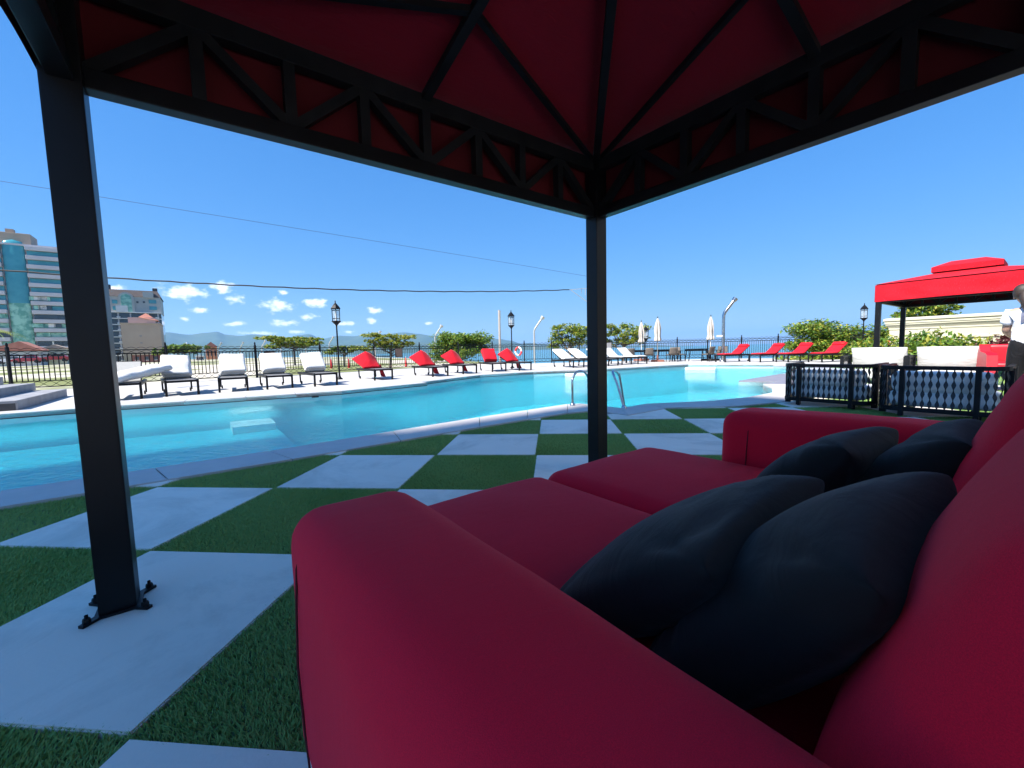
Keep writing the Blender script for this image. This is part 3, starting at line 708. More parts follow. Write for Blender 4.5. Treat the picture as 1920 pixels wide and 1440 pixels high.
    cp = MB(); cp.add(ring(hb, zc+.07)+ring(hb, zc+.20)+ring(ht, zc+.34), [(i, (i+1) % 4, 4+(i+1) % 4, 4+i) for i in range(4)]+[(4+i, 4+(i+1) % 4, 8+(i+1) % 4, 8+i) for i in range(4)]+[(8, 9, 10, 11)])
    co = cp.build('vent_cap', 'canopy', c); sm = co.modifiers.new('thickness', 'SOLIDIFY'); sm.thickness = .004
    return c
cab = build_cabana('black framed cabana with dark red cloth roof arching over the camera and sofa')
cab2 = copy_tree(cab); cab2.location = Vector((14.18, 12.19, -.006)); cab2['label'] = 'bright red canopied cabana in the sun at the right behind the lounge chairs'
for o in (cab, cab2): o['group'] = 'red canopied cabanas'

# ================================================================== big red sofa
SO = ST(-1.26, 1.9)
def build_sofa():
    t = thing('sofa', 'large dark red upholstered sofa with deep seats in the shade of the cabana', 'sofa', SO, TH)
    MB().soft((0, .12, .115), (1.80, 1.74, .17), .02, 6).build('base', 'sofa', t)
    for s in (-1, 1):
        a = MB().soft((s*1.06, -.01, .355), (.31, 1.44, .61), .075, 12, puff=(.014, .02, .022), wob=.004, seed=s).build('arm', 'sofa', t)
        sm = MB()
        for sx in (-1, 1):
            pts = [(s*1.06+sx*(.157+q), .575, z) for z, q in ((.06, -.001), (.2, .006), (.35, .0105), (.48, .006), (.57, .001))]
            pts += [(s*1.06+sx*(.158-.012), .572, .614)]
            sm.tube([(x, y-.004*i, z) for i, (x, y, z) in enumerate(pts)], .0026, 5)
        sm.build('seam', 'seam', a)
    MB().soft((0, -.60, .40), (1.82, .24, .66), .06, 8).build('back_frame', 'sofa', t)
    for s in (-1, 1):
        MB().soft((s*.452, .50, .295), (.895, 1.36, .21), .085, 12, puff=(.0, .035, .030), wob=.006, seed=4+s).build('seat_cushion', 'sofa', t)
        rot = Matrix.Rotation(R(21), 3, 'X')
        MB().soft((s*.455, -.435, .645 if s < 0 else .735), (.90, .24, .56), .10, 12, puff=(.0, .045, .02), rot=rot, wob=.010, seed=9+s).build('back_cushion', 'sofa', t)
    for x in (-1.1, 1.1):
        for y in (-.6, .58): MB().lathe([(.03, 0), (.03, .055)], 10, (x, y, 0)).build('foot', 'black_metal', t)
    return t
sofa = build_sofa()
def sofa_pt(x, y, z): return SO + U*x - V*y + Vector((0, 0, z))
def dark_pillow(label, x, y, z, tilt, roll, w, h, seed, th=.205):
    k = MB(); k.pillow(w, h, th, 48, seed, wr=.017, pw=.33, rc=.03)
    o = tag(k.build('throw_pillow', 'pillow', weld=True), label, 'pillow', 'black pillows on the sofa')
    o.location = sofa_pt(x, y, z)
    o.rotation_euler = (Matrix.Rotation(TH, 3, 'Z') @ Matrix.Rotation(R(roll), 3, 'Z') @ Matrix.Rotation(R(-tilt)*-1+math.pi*0, 3, 'X')).to_euler()
    if seed in (2, 3): MB().box((-w*.45, h*.47, 0), (.02, .03, .0015)).build('care_tag', 'grey_board', o)
    return o
# tilt about local x: the pillow's face leans up and back
dark_pillow('black throw pillow at the front of the nearest seat, lying lowest', -.47, .11, .535, -38, 3, .62, .49, 1)
dark_pillow('black throw pillow on the nearest seat, leaning on the red back cushion', -.49, -.125, .565, -50, 1, .60, .50, 2, .22)
dark_pillow('black throw pillow on the far seat, nearer the pool of its pair', .38, .11, .545, -45, -3, .48, .46, 3)
dark_pillow('black throw pillow on the far seat, leaning on the far red back cushion', .40, -.13, .575, -54, 2, .48, .46, 4)

# ================================================================== unseen hotel: two blocks cast the terrace shade, a wing added to bounce sun
def hotel(label, s0, s1, t0, t1, hgt, face=1):
    c = ST((s0+s1)/2, (t0+t1)/2, -.6); t = thing('hotel_building', label, 'building', c, TH)
    lx, ly = s1-s0, t1-t0
    MB().box((0, 0, hgt/2), (lx, ly, hgt)).build('wall', 'cream' if face > 0 else 'pale_cream', t)
    MB().box((0, 0, hgt+.2), (lx+.5, ly+.5, .4)).build('roof_slab', 'white_paint', t)
    nf = int(hgt//3.1)
    for k in range(nf):
        z = 1.2+k*3.1
        MB().box((face*(lx/2+.55), 0, z-1.0), (1.1, ly-.2, .18)).build('balcony', 'white_paint', t)
        for q in range(max(1, int(ly//3))):
            y = -ly/2+1.5+q*3
            if y > ly/2-1: break
            MB().box((face*(lx/2+.02), y, z+.3), (.06, 1.8, 2.0)).build('window', 'dark_glass', t)
MT['dark_glass'] = mat('dark_window_glass', (.03, .04, .05), .06, spec=.7)
hotel('tall cream hotel block rising behind the cabana', -50, -40, -2.55, 4.4, 51.0)
hotel('unseen white wing added right of the cabana to bounce sunlight', 4.6, 14, 5.0, 27, 19, -1)  # added out of view to bounce sun into the terrace shade
hotel('lower cream hotel wing beside the tall block', -50, -40, -7.0, -2.6, 43.6)

# ================================================================== sun loungers
def lounger_proto(kind):
    """origin at the middle of the pool end on the deck; y runs towards the head"""
    t = thing('sun_lounger', '', 'sun lounger')
    Wd, Ln, H = .68, 1.95, .36
    f = MB()
    for s in (-1, 1): f.bar((s*(Wd/2-.02), 0, H), (s*(Wd/2-.02), Ln, H), .045, .075, bev=.004)
    for y in (.02, 1.12, Ln-.02): f.bar((-Wd/2+.04, y, H), (Wd/2-.04, y, H), .04, .05)
    f.build('frame', 'black_metal', t)
    for s in (-1, 1):
        MB().bar((s*(Wd/2-.022), .05, 0), (s*(Wd/2-.022), .03, H-.03), .05, .05, up=(1, 0, 0)).build('leg', 'black_metal', t)
        l = MB().bar((s*(Wd/2-.022), Ln-.25, .05), (s*(Wd/2-.022), Ln-.22, H-.03), .035, .04, up=(1, 0, 0)).build('leg', 'black_metal', t)
        w = MB(); w.tube([(s*(Wd/2-.05)-.02, Ln-.25, .05), (s*(Wd/2-.05)+.02, Ln-.25, .05)], .05, 12); w.build('wheel', 'rubber', l)
    MB().box((0, .56, H+.022), (Wd-.09, 1.06, .012)).build('sling', 'sling', t)
    return t
def back_rest(t, ang, y0=1.12, Wd=.68, Ln=.82, H=.375):
    rot = Matrix.Rotation(R(ang), 3, 'X'); k = MB(); o = Vector((0, y0, H))
    for s in (-1, 1): k.bar(o+Vector((s*(Wd/2-.07), 0, 0)), o+rot @ Vector((s*(Wd/2-.07), Ln, 0)), .03)
    k.bar(o+rot @ Vector((-Wd/2+.07, Ln, 0)), o+rot @ Vector((Wd/2-.07, Ln, 0)), .03)
    b = k.build('backrest_frame', 'black_metal', t)
    m = MB(); m.box(o+rot @ Vector((0, Ln/2, .012)), (Wd-.16, Ln-.03, .01), rot); m.build('backrest_sling', 'under_sling', b)
    MB().bar(o+rot @ Vector((0, .5, -.02)), Vector((0, y0+.62, H-.03)), .02).build('prop', 'black_metal', b)
    return rot, o
deck_heading = math.atan2(-V.y, -V.x)-math.pi/2       # lounger +y = away from the pool
def bent_mattress(k, y_hinge, ang, Wd, L1, L2, th, z0, seed, twist=0, lift=0, curl=0):
    """mattress with a flat leg part (length L1 before the hinge) and a raised back (length L2)"""
    tot = L1+L2
    def path(u):
        d = u*tot; a = R(ang)
        if d <= L1-.12: return Vector((0, y_hinge-L1+d, z0)), 0
        q = min(1, (d-(L1-.12))/.24); aa = a*q*q*(3-2*q)
        e = max(0, d-L1); p = Vector((0, y_hinge+e*math.cos(a), z0+e*math.sin(a)))
        if d < L1+.12: p = Vector((0, y_hinge-L1+d-(.5*q*q*.24)*(1-math.cos(a)), z0+q*q*.12*math.sin(a)))
        return p, aa + curl*max(0, (u-.6)/.4)
    n = 26
    ring = 18
    def fn(a, b):
        p, an = path(b); c = math.cos(2*math.pi*a); s_ = math.sin(2*math.pi*a)
        ex = .55
        x = math.copysign(abs(c)**.35, c)*Wd/2; z = math.copysign(abs(s_)**ex, s_)*th/2
        e = min(1, min(b, 1-b)*30)**.5
        x *= .94+.06*e; z *= e
        q = noise.noise(Vector((x*4, b*6, seed*3.1)))*.014
        off = Vector((x, -math.sin(an)*(z+q), math.cos(an)*(z+q)))
        off += Vector((0, 0, lift*max(0, (b-.45)/.55)*(x/Wd+.5)))
        tw = twist*max(0, b-.4); off = Matrix.Rotation(tw, 3, 'Y') @ off
        return p+off+Vector((twist*.25*max(0, b-.4), 0, th/2))
    k.sheet(fn, ring, n, closed_u=True)
    return k
SUMMARY = []
def deck_lounger(loc, rz, label, kind, mode, seed, group):
    t = copy_tree(LP); t.location = loc; t.rotation_euler = (0, 0, rz); t['label'] = label; t['group'] = group
    mt = 'white_mattress' if kind == 'white' else 'red_mattress'
    if mode == 'folded':            # mattress folded in two over the raised back
        back_rest(t, 43)
        rot = Matrix.Rotation(R(43), 3, 'X'); o = Vector((0, 1.12, .40))
        k = MB(); k.soft(o+rot @ Vector((rnd.uniform(-.02, .02), .37, .075)), (.64, .76, .13), .06, 8, puff=(0, 0, .02), rot=rot, wob=.012, seed=seed)
        m = k.build('mattress', mt, t)
        k = MB(); r2_ = Matrix.Rotation(R(47), 3, 'X') @ Matrix.Rotation(rnd.uniform(-.07, .07), 3, 'Z'); k.soft(o+rot @ Vector((rnd.uniform(-.03, .03), .33, .19)), (.62, .70, .11), .05, 8, puff=(0, 0, .025), rot=r2_, wob=.016, seed=seed+5)
        k.build('folded_half', mt, m)
    elif mode == 'askew':           # mattress dragged over the back and drooping off
        back_rest(t, 38)
        k = MB(); rot = Matrix.Rotation(R(-52), 3, 'Z') @ Matrix.Rotation(R(11), 3, 'X')
        k.soft(Vector((.16, .62, .585)), (.66, 1.55, .15), .07, 12, puff=(0, 0, .05), rot=rot, wob=.03, seed=seed); m = k.build('mattress', mt, t)
        k = MB(); rot = Matrix.Rotation(R(-52), 3, 'Z') @ Matrix.Rotation(R(-20), 3, 'X'); k.soft(Vector((-.46, .22, .50)), (.62, .36, .11), .05, 6, puff=(0, 0, .02), rot=rot, wob=.02, seed=seed+1); k.build('drooping_end', mt, m)
    elif mode == 'tented':          # red cover pulled up to a peak and hanging over the far side
        back_rest(t, 17)
        k = MB()
        rot = Matrix.Rotation(R(17), 3, 'X'); o = Vector((0, 1.02, .405))
        def fn(a, b):
            tri = max(0, (b/.58 if b < .58 else (1.04-b)/.46)); y = b*.98
            x = -.36+a*.74 - .26*max(0, 1-a*1.7)*tri
            h = .03 + tri*(.17+.30*a/.42 if a < .42 else .47-.62*(a-.42)) - .30*max(0, a-.85)/.15*(1-tri*.5) + .015*noise.noise(Vector((a*4, b*4, seed)))
            return o+rot @ Vector((x, y, max(h, -.28)))
        k.sheet(fn, 18, 18); m = k.build('mattress', mt, t); q = m.modifiers.new('thickness', 'SOLIDIFY'); q.thickness = .05; q.offset = -1
        k = MB()
        def fl(a, b):
            y = .55+a*.38; return Vector((.345+.10*b+.02*math.sin(a*5), 1.02+y*.45-.2*b*(1-a), .50-.46*b+.02*noise.noise(Vector((a*3, b*3, seed+2)))))
        k.sheet(fl, 8, 10); q2 = k.build('hanging_end', mt, m); q = q2.modifiers.new('thickness', 'SOLIDIFY'); q.thickness = .03
    elif mode == 'laid':            # long mattress in place, head raised
        back_rest(t, 36)
        k = MB(); bent_mattress(k, 1.12, 36, .64, 1.06, .84, .09, .385, seed); m = k.build('mattress', mt, t)
        if kind == 'red':
            rot = Matrix.Rotation(R(36), 3, 'X'); k = MB(); k.soft(Vector((0, 1.12, .44))+rot @ Vector((0, .68, .05)), (.58, .22, .09), .04, 5, rot=rot, wob=.004); k.build('head_pillow', mt, m)
    elif mode == 'half':            # white mattress folded loosely, its end over the back
        back_rest(t, 30)
        k = MB(); bent_mattress(k, 1.05, 28, .64, .25, .95, .12, .40, seed, curl=-.5); m = k.build('mattress', mt, t)
        k = MB(); rot = Matrix.Rotation(R(26), 3, 'X'); k.soft(Vector((.02, 1.42, .69)), (.62, .80, .09), .04, 8, puff=(0, 0, .02), rot=rot, wob=.014, seed=seed); k.build('folded_half', mt, m)
    return t
LP = lounger_proto('x')
h0 = math.atan2(.674, .739)      # rotate +y onto -v
GW, GR, GW2, GR2 = 'white loungers at the left of the far deck', 'red loungers in the middle of the far deck', 'white loungers behind the cabana post', 'red loungers at the right of the pool'
deck_lounger((-6.80, 6.70, DZ), h0+.03, 'white lounger nearest the stone steps, its mattress dragged askew', 'white', 'askew', 1, GW)
for i, (x, y, d, lab) in enumerate([(-6.10, 7.55, .10, 'white lounger with square folded mattress, second from the stone steps'), (-5.42, 8.40, -.05, 'white lounger with crooked folded mattress, third from the stone steps'),
                                    (-4.58, 9.12, .0, 'white lounger with folded mattress, fourth from the stone steps'), (-3.62, 9.88, .06, 'white lounger with folded mattress beside the nearest black lantern')]):
    deck_lounger((x, y, DZ), h0+d, lab, 'white', 'folded', 10+i, GW)
for i, (x, y, d, md, lab) in enumerate([(-2.72, 12.05, .02, 'tented', 'red lounger right of the nearest lantern, cover pulled to a peak'), (-1.05, 13.45, .0, 'tented', 'second red lounger from the nearest lantern, cover peaked'),
                                        (-.20, 14.95, -.03, 'tented', 'third red lounger from the nearest lantern, half overlapped by its neighbours'), (.88, 16.1, -.25, 'folded', 'red lounger with a square folded mattress instead of a peaked cover'),
                                        (2.0, 16.8, -.1, 'tented', 'last red lounger before the white ones, its cloth hanging to the deck')]):
    deck_lounger((x, y, DZ), h0+d, lab, 'red', md, 20+i, GR)
for i, (x, y, d, md, lab) in enumerate([(4.53, 18.5, -.15, 'half', 'white lounger furthest left of those left of the cabana post'), (5.35, 19.1, -.15, 'half', 'white lounger just left of the cabana post, second of its row'),
                                        (6.4, 19.8, -.15, 'half', 'white lounger mostly hidden behind the cabana post'), (7.25, 20.75, -.2, 'laid', 'white lounger right of the cabana post with mattress laid out'),
                                        (8.2, 21.3, -.2, 'laid', 'white lounger nearest the dining tables with mattress laid out')]):
    deck_lounger((x, y, DZ), h0+d, lab, 'white', md, 30+i, GW2)
for i, (x, y, d, lab) in enumerate([(12.9, 21.9, 0, 'red lounger nearest the dining tables under the steel shower'), (14.3, 21.05, 0, 'red lounger second from the dining tables by the fence'), (15.25, 20.3, .0, 'red lounger third from the dining tables by the fence'), (16.3, 19.45, 0, 'red lounger fourth from the dining tables beside the shrubs'), (19.0, 20.3, 0, 'red lounger peeking over the left white pillow')]):
    deck_lounger((x-.55, y-.35, DZ), -1.15+d, lab, 'red', 'laid', 40+i, GR2)
for o in [LP]+list(LP.children_recursive): bpy.data.objects.remove(o)

# ================================================================== wrought iron fence
def fence():
    t = thing('iron_fence', 'black wrought iron fence with scrolled top band along the far deck', 'fence', (0, 0, 0))
    H = 1.42
    # posts every ~1.9 m along the run
    pts = [Vector((*p, 0)) for p in fence_pts]; posts = []
    for a, b in zip(pts[:-1], pts[1:]):
        k = max(1, round((b-a).length/2.3))
        for j in range(k): posts.append(a.lerp(b, j/k))
    posts.append(pts[-1])
    pk = MB(); pk.box((0, 0, .70), (.07, .07, 1.40), bev=.004); pk.lathe([(.05, 1.40), (.05, 1.43), (.028, 1.46), (.036, 1.50), (.03, 1.55), (.0, 1.60)], 8); pm_ = pk.mesh('fence_post', 'black_metal')
    for p in posts: obj('post', pm_, t, (p.x, p.y, DZ-.01))
    for a, b in zip(posts[:-1], posts[1:]):
        d = (b-a); L = d.length; d.normalize(); k = MB(); z0 = DZ
        for z, w in ((1.16, .035), (1.30, .03), (.30, .03), (.10, .03)):
            k.bar(a+Vector((0, 0, z0+z)), b+Vector((0, 0, z0+z)), .03, w)
        nb = max(3, round(L/.125)); far = (a-Vector((CX, CY, 0))).length > 20
        for i in range(1, nb):
            q = a.lerp(b, i/nb); k.bar(q+Vector((0, 0, z0+.30)), q+Vector((0, 0, z0+1.16)), .021)
        # scrolled bands: interlaced arcs above and below
        m = max(2, round(L/.26)) 
        for zc, hh in ((1.23, .055), (.20, .08)):
            for ph in (0, math.pi):
                nn = m*6; k.tube([a.lerp(b, i/nn)+Vector((0, 0, z0+zc+hh*math.cos(math.pi*2*m*.5*i/nn+ph))) for i in range(nn+1)], .009, 3 if far else 5)
        n2 = m*6; k.tube([a.lerp(b, i/n2)+Vector((0, 0, z0+1.345+.05*abs(math.sin(math.pi*m*i/n2)))) for i in range(n2+1)], .010, 3 if far else 5)
        stuff(k.build('bar_panel', 'black_metal', t))
fence()

# ================================================================== lantern posts
def lantern_proto():
    t = thing('lantern_post', '', 'lamp post')
    k = MB(); k.lathe([(.13, 0), (.13, .03), (.07, .08), (.045, .16), (.038, .3), (.03, 2.28), (.045, 2.32), (.06, 2.34), (.19, 2.48), (.19, 2.50)], 8, rot0=.39); k.build('post', 'black_metal', t)
    c = MB()
    for i in range(6):
        a = i*math.pi/3; c.bar((.165*math.cos(a), .165*math.sin(a), 2.49), (.175*math.cos(a), .175*math.sin(a), 3.02), .018)
    for z, r_ in ((2.60, .168), (2.94, .174)):
        c.tube([(r_*math.cos(i*math.pi/3), r_*math.sin(i*math.pi/3), z) for i in range(6)], .010, 4, closed=True)
    c.build('cage', 'black_metal', t)
    g = MB()
    for i in range(6):
        a, b = i*math.pi/3, (i+1)*math.pi/3
        g.add([(.158*math.cos(a), .158*math.sin(a), 2.50), (.158*math.cos(b), .158*math.sin(b), 2.50), (.166*math.cos(b), .166*math.sin(b), 3.0), (.166*math.cos(a), .166*math.sin(a), 3.0)], [(0, 1, 2, 3)])
    g.build('glass_panes', 'lamp_glass', t)
    b = MB(); b.lathe([(.03, 2.50), (.03, 2.62), (.02, 2.64), (.035, 2.72), (.04, 2.78), (.02, 2.86), (0, 2.88)], 8); b.build('bulb', 'white_plastic', t)
    r_ = MB(); r_.lathe([(.215, 3.01), (.215, 3.03), (.12, 3.16), (.03, 3.26), (.02, 3.30), (.03, 3.33), (.0, 3.38)], 6, smooth=False); r_.build('roof', 'black_metal', t)
    return t
lan = lantern_proto(); lan['group'] = 'black lantern posts'
for i, (x, y, z, sc, lab) in enumerate([(-4.82, 12.9, DZ, .875, 'tall black lantern post between the white and red loungers'), (1.12, 19.6, DZ, .895, 'black lantern post standing behind the last red loungers'),
                                        (-10.5, 8.9, DZ, 1.0, 'lit white topped lantern half hidden behind the left cabana post'), (19.2, 21.0, DZ, .86, 'black lantern post among the shrubs left of the far cabana'), (10.4, 30.5, -1.2, 1.15, 'dark lantern post just behind the middle folded parasol')]):
    o = lan if i == 0 else copy_tree(lan); o.location = (x, y, z); o.scale = (sc,)*3; o['label'] = lab; o.rotation_euler = (0, 0, .3*i)
bpy.data.objects['lantern_post.002']['label'] = 'lantern post half hidden behind the left cabana post'

# ================================================================== pool ladder
def ladder():
    t = thing('pool_ladder', 'shiny steel pool ladder with two arched handrails at the near edge', 'ladder', (0, 0, 0))
    wa = Vector((3.93, 6.0, 0))
    for (bx, by), e in (((3.53, 5.42), Vector((3.86, 5.98, -.9))), ((4.36, 5.02), Vector((4.62, 5.75, -.9)))):
        b = Vector((bx, by, .012)); top = .60
        if bx < 4: pts = [b, b+Vector((.0, .0, .40)), b+Vector((.02, .03, .50)), b+Vector((.07, .08, .575)), b+Vector((.14, .15, .60)), b+Vector((.23, .24, .575)), b+Vector((.29, .32, .50)), b+Vector((.31, .36, .40)), e]
        else: pts = [b, b+Vector((-.05, .06, .22)), b+Vector((-.10, .14, .42)), b+Vector((-.13, .20, .52)), b+Vector((-.14, .27, .575)), b+Vector((-.12, .36, .60)), b+Vector((-.06, .46, .58)), b+Vector((.0, .55, .52)), b+Vector((.04, .60, .40)), e]
        q = []
        for i in range(len(pts)-1):          # smooth the tube with Catmull-Rom
            p0, p1, p2, p3 = pts[max(0, i-1)], pts[i], pts[i+1], pts[min(len(pts)-1, i+2)]
            for k in range(5):
                u_ = k/5; q.append(.5*((2*p1)+(-p0+p2)*u_+(2*p0-5*p1+4*p2-p3)*u_**2+(-p0+3*p1-3*p2+p3)*u_**3))
        q.append(pts[-1])
        r_ = MB().tube(q, .021, 12).build('handrail', 'steel', t)
        MB().lathe([(.021, .05), (.03, .045), (.045, .015), (.05, .0)], 14, (bx, by, .012)).build('flange', 'steel', r_)
    for z in (-.3, -.55, -.8): MB().bar((3.86, 5.98, z), (4.62, 5.75, z), .06, .03, bev=.004).build('rung', 'steel', t)
ladder()

# ================================================================== rope lounge chairs
def lounge_chair(label, loc, rz, cushions, group='black rope lounge chairs'):
    t = thing('lounge_chair', label, 'armchair', loc, rz, group)
    Wd, Dp, Hh, rr = 1.14, .86, .66, .20
    path = [Vector((-Wd/2, Dp/2, 0))]
    for k in range(7):
        a = math.pi+k*math.pi/12; path.append(Vector((-Wd/2+rr+rr*math.cos(a), -Dp/2+rr+rr*math.sin(a), 0)))
    for k in range(7):
        a = 1.5*math.pi+k*math.pi/12; path.append(Vector((Wd/2-rr+rr*math.cos(a), -Dp/2+rr+rr*math.sin(a), 0)))
    path.append(Vector((Wd/2, Dp/2, 0)))
    cum = [0]
    for a, b in zip(path[:-1], path[1:]): cum.append(cum[-1]+(b-a).length)
    def at(d):
        for i in range(len(path)-1):
            if d <= cum[i+1]+1e-9:
                q = (d-cum[i])/(cum[i+1]-cum[i]); return path[i].lerp(path[i+1], q), (path[i+1]-path[i]).normalized()
        return path[-1], (path[-1]-path[-2]).normalized()
    T = cum[-1]
    for name, z, w, h in (('top_rail', Hh, .05, .05), ('bottom_rail', .105, .05, .055)):
        k = MB()
        for i in range(len(path)-1): k.bar(path[i]+Vector((0, 0, z)), path[i+1]+(path[i+1]-path[i]).normalized()*.012+Vector((0, 0, z)), w, h)
        k.build(name, 'black_metal', t)
    for d in (.02, .62, T/2-.34, T/2+.34, T-.62, T-.02):
        p, dr = at(d); k = MB(); k.bar(p+Vector((0, 0, .02)), p+Vector((0, 0, Hh)), .05, .075, up=dr.cross(Vector((0, 0, 1)))); k.build('post', 'black_metal', t)
    for x in (-.3, .3): MB().bar((x, -Dp/2, .10), (x, Dp/2, .10), .04, .04).build('seat_rail', 'black_metal', t)
    for p in ((-.52, .36), (.52, .36), (-.36, -.36), (.36, -.36)): MB().lathe([(.022, 0), (.022, .09)], 8, (*p, 0)).build('foot', 'black_metal', t)
    k = MB(); nst = int(T/.068)
    for i in range(nst):
        d = (i+.5)*T/nst; p, dr = at(d); nz_ = dr.cross(Vector((0, 0, 1)))
        nn = 25; vs = []
        for j in range(nn):
            f = j/(nn-1); z = .12+f*(Hh-.14); w = .004+.0175*(.5-.5*math.cos(f*math.pi*2*4))**1.1
            for sgn in (-1, 1):
                vs.append(p+dr*w*sgn+Vector((0, 0, z))+nz_*.006*math.sin(f*math.pi*8))
        k.add(vs, [(2*j, 2*j+1, 2*j+3, 2*j+2) for j in range(nn-1)], 0, False)
    ro = k.build('rope_weave', 'rope', t); stuff(ro); q = ro.modifiers.new('thickness', 'SOLIDIFY'); q.thickness = .007; q.offset = 0
    cm = cushions
    MB().soft((0, .05, .235), (Wd-.14, Dp-.12, .20), .06, 10, puff=(0, 0, .02), wob=.006, seed=3).build('seat_cushion', cm, t)
    return t, Wd, Dp
SDIR = TH-math.pi/2     # chair local +y = u
for i, (x, y, lab) in enumerate([(7.74, 5.22, 'black rope lounge chair seen from behind, nearer the pool'), (8.40, 4.08, 'black rope lounge chair seen from behind, partly hidden by the red sofa')]):
    t, Wd, Dp = lounge_chair(lab, (x, y, .0), SDIR, 'pale_cushion')
    rot = Matrix.Rotation(R(12), 3, 'X'); MB().soft((0, -.24, .465), (Wd-.18, .20, .27), .08, 9, puff=(0, .03, .01), rot=rot, wob=.012, seed=i).build('back_cushion', 'pale_cushion', t)
for i, (x, y, lab) in enumerate([(10.95, 8.72, 'black rope lounge chair facing the camera with the left big white pillow'), (11.75, 7.86, 'black rope lounge chair facing the camera with the right big white pillow')]):
    t, Wd, Dp = lounge_chair(lab, (x, y, .0), SDIR+math.pi, 'white_pillow')
    k = MB(); k.pillow(1.06, .52, .26, 30, 20+i, wr=.012, pw=.40, rc=.12)
    p = tag(k.build('white_pillow', 'white_pillow'), ['big white back pillow on the left chair facing the camera', 'big white back pillow on the right chair facing the camera'][i], 'pillow', 'big white pillows')
    p.rotation_euler = (Matrix.Rotation(SDIR+math.pi, 3, 'Z') @ Matrix.Rotation(R(68), 3, 'X')).to_euler(); p.location = Vector((x, y, .63)) + U*.16

# ================================================================== far cabana's red sofa and round stool
def red_chair():
    t = thing('tub_chair', 'bright red moulded tub chair with an arched side beside the person', 'chair', (12.05, 6.85, 0), TH+.2)
    k = MB()
    outl = [(-.42, .0), (-.36, .30), (-.20, .44), (.02, .46), (.22, .36), (.34, .12), (.36, 0), (.55, 0), (.60, .40), (.52, .74), (.40, .90), (.24, .76), (-.30, .74), (-.46, .70), (-.52, .34)]
    for s in (-1, 1):
        q = MB(); q.prism([(a, b) for a, b in outl], s*.36-.07, s*.36+.07); q.v = [(x, z, y) for x, y, z in q.v]; q.build('side', 'red_gloss', t)
    MB().soft((0, 0, .50), (.86, .62, .12), .05, 5).build('seat', 'red_gloss', t)
    MB().soft((.47, 0, .70), (.16, .62, .40), .06, 5).build('backrest', 'red_gloss', t)
MT['red_gloss'] = mat('red_moulded', (.42, .003, .013), .45, (.46, .004, .016), 3)
red_chair()

# ================================================================== dining sets, parasols, shower
def wicker_chair(label, loc, rz):
    t = thing('dining_chair', label, 'chair', loc, rz, 'wicker dining chairs by the fence')
    k = MB(); k.sheet(lambda a, b: Vector(((a-.5)*.50*(1-.08*b), -.22-.10*b-.05*math.cos((a-.5)*3.0), .44+.42*b)), 8, 6); o = k.build('backrest', 'wicker', t); q = o.modifiers.new('th', 'SOLIDIFY'); q.thickness = .025
    MB().box((0, 0, .43), (.50, .46, .05), bev=.012).build('seat', 'wicker', t)
    for sx in (-1, 1):
        MB().bar((sx*.25, .22, 0), (sx*.24, .20, .64), .03).build('leg', 'black_metal', t); MB().bar((sx*.26, -.30, 0), (sx*.24, -.20, .64), .03).build('leg', 'black_metal', t)
        MB().bar((sx*.25, -.24, .64), (sx*.25, .23, .64), .045, .025).build('armrest', 'black_metal', t)
def dining_table(label, loc, rz):
    t = thing('dining_table', label, 'table', loc, rz, 'dining tables by the fence')
    MB().box((0, 0, .735), (1.25, .85, .03), bev=.006).build('tabletop', 'black_metal', t)
    a = MB()
    for s in (-1, 1): a.bar((-.55, s*.38, .66), (.55, s*.38, .66), .02, .10)
    for i in range(9): a.bar((-.5+i*.125, -.38, .66), (-.5+i*.125, .38, .66), .03, .03)
    a.build('apron', 'black_metal', t)
    for sx in (-1, 1):
        for sy in (-1, 1): MB().bar((sx*.55, sy*.34, 0), (sx*.46, sy*.32, .72), .04).build('leg', 'black_metal', t)
dining_table('black dining table furthest left, behind the white loungers', (8.6, 25.2, DZ), .2)
dining_table('black dining table beside the middle folded parasol', (10.3, 24.9, DZ), .1)
dining_table('black dining table furthest right, beside the right folded parasol', (12.0, 24.2, DZ), 0)
for (x, y, a, lab) in [(7.95, 24.0, .2, 'brown wicker chair furthest left, just behind the white lounger'), (9.15, 24.05, -.1, 'brown wicker chair left of the middle parasol base'), (10.45, 23.85, .1, 'brown wicker chair right of the middle parasol, back to the pool'),
                       (11.05, 24.35, -1.25, 'brown wicker chair at the left end of the right table'), (12.3, 23.15, .55, 'brown wicker chair at the right table, back to the pool'), (13.05, 24.1, 1.6, 'black framed chair at the right end of the right table'), (11.25, 25.6, 2.9, 'wicker chair on the fence side of the middle table')]:
    wicker_chair(lab, (x, y, DZ), a)
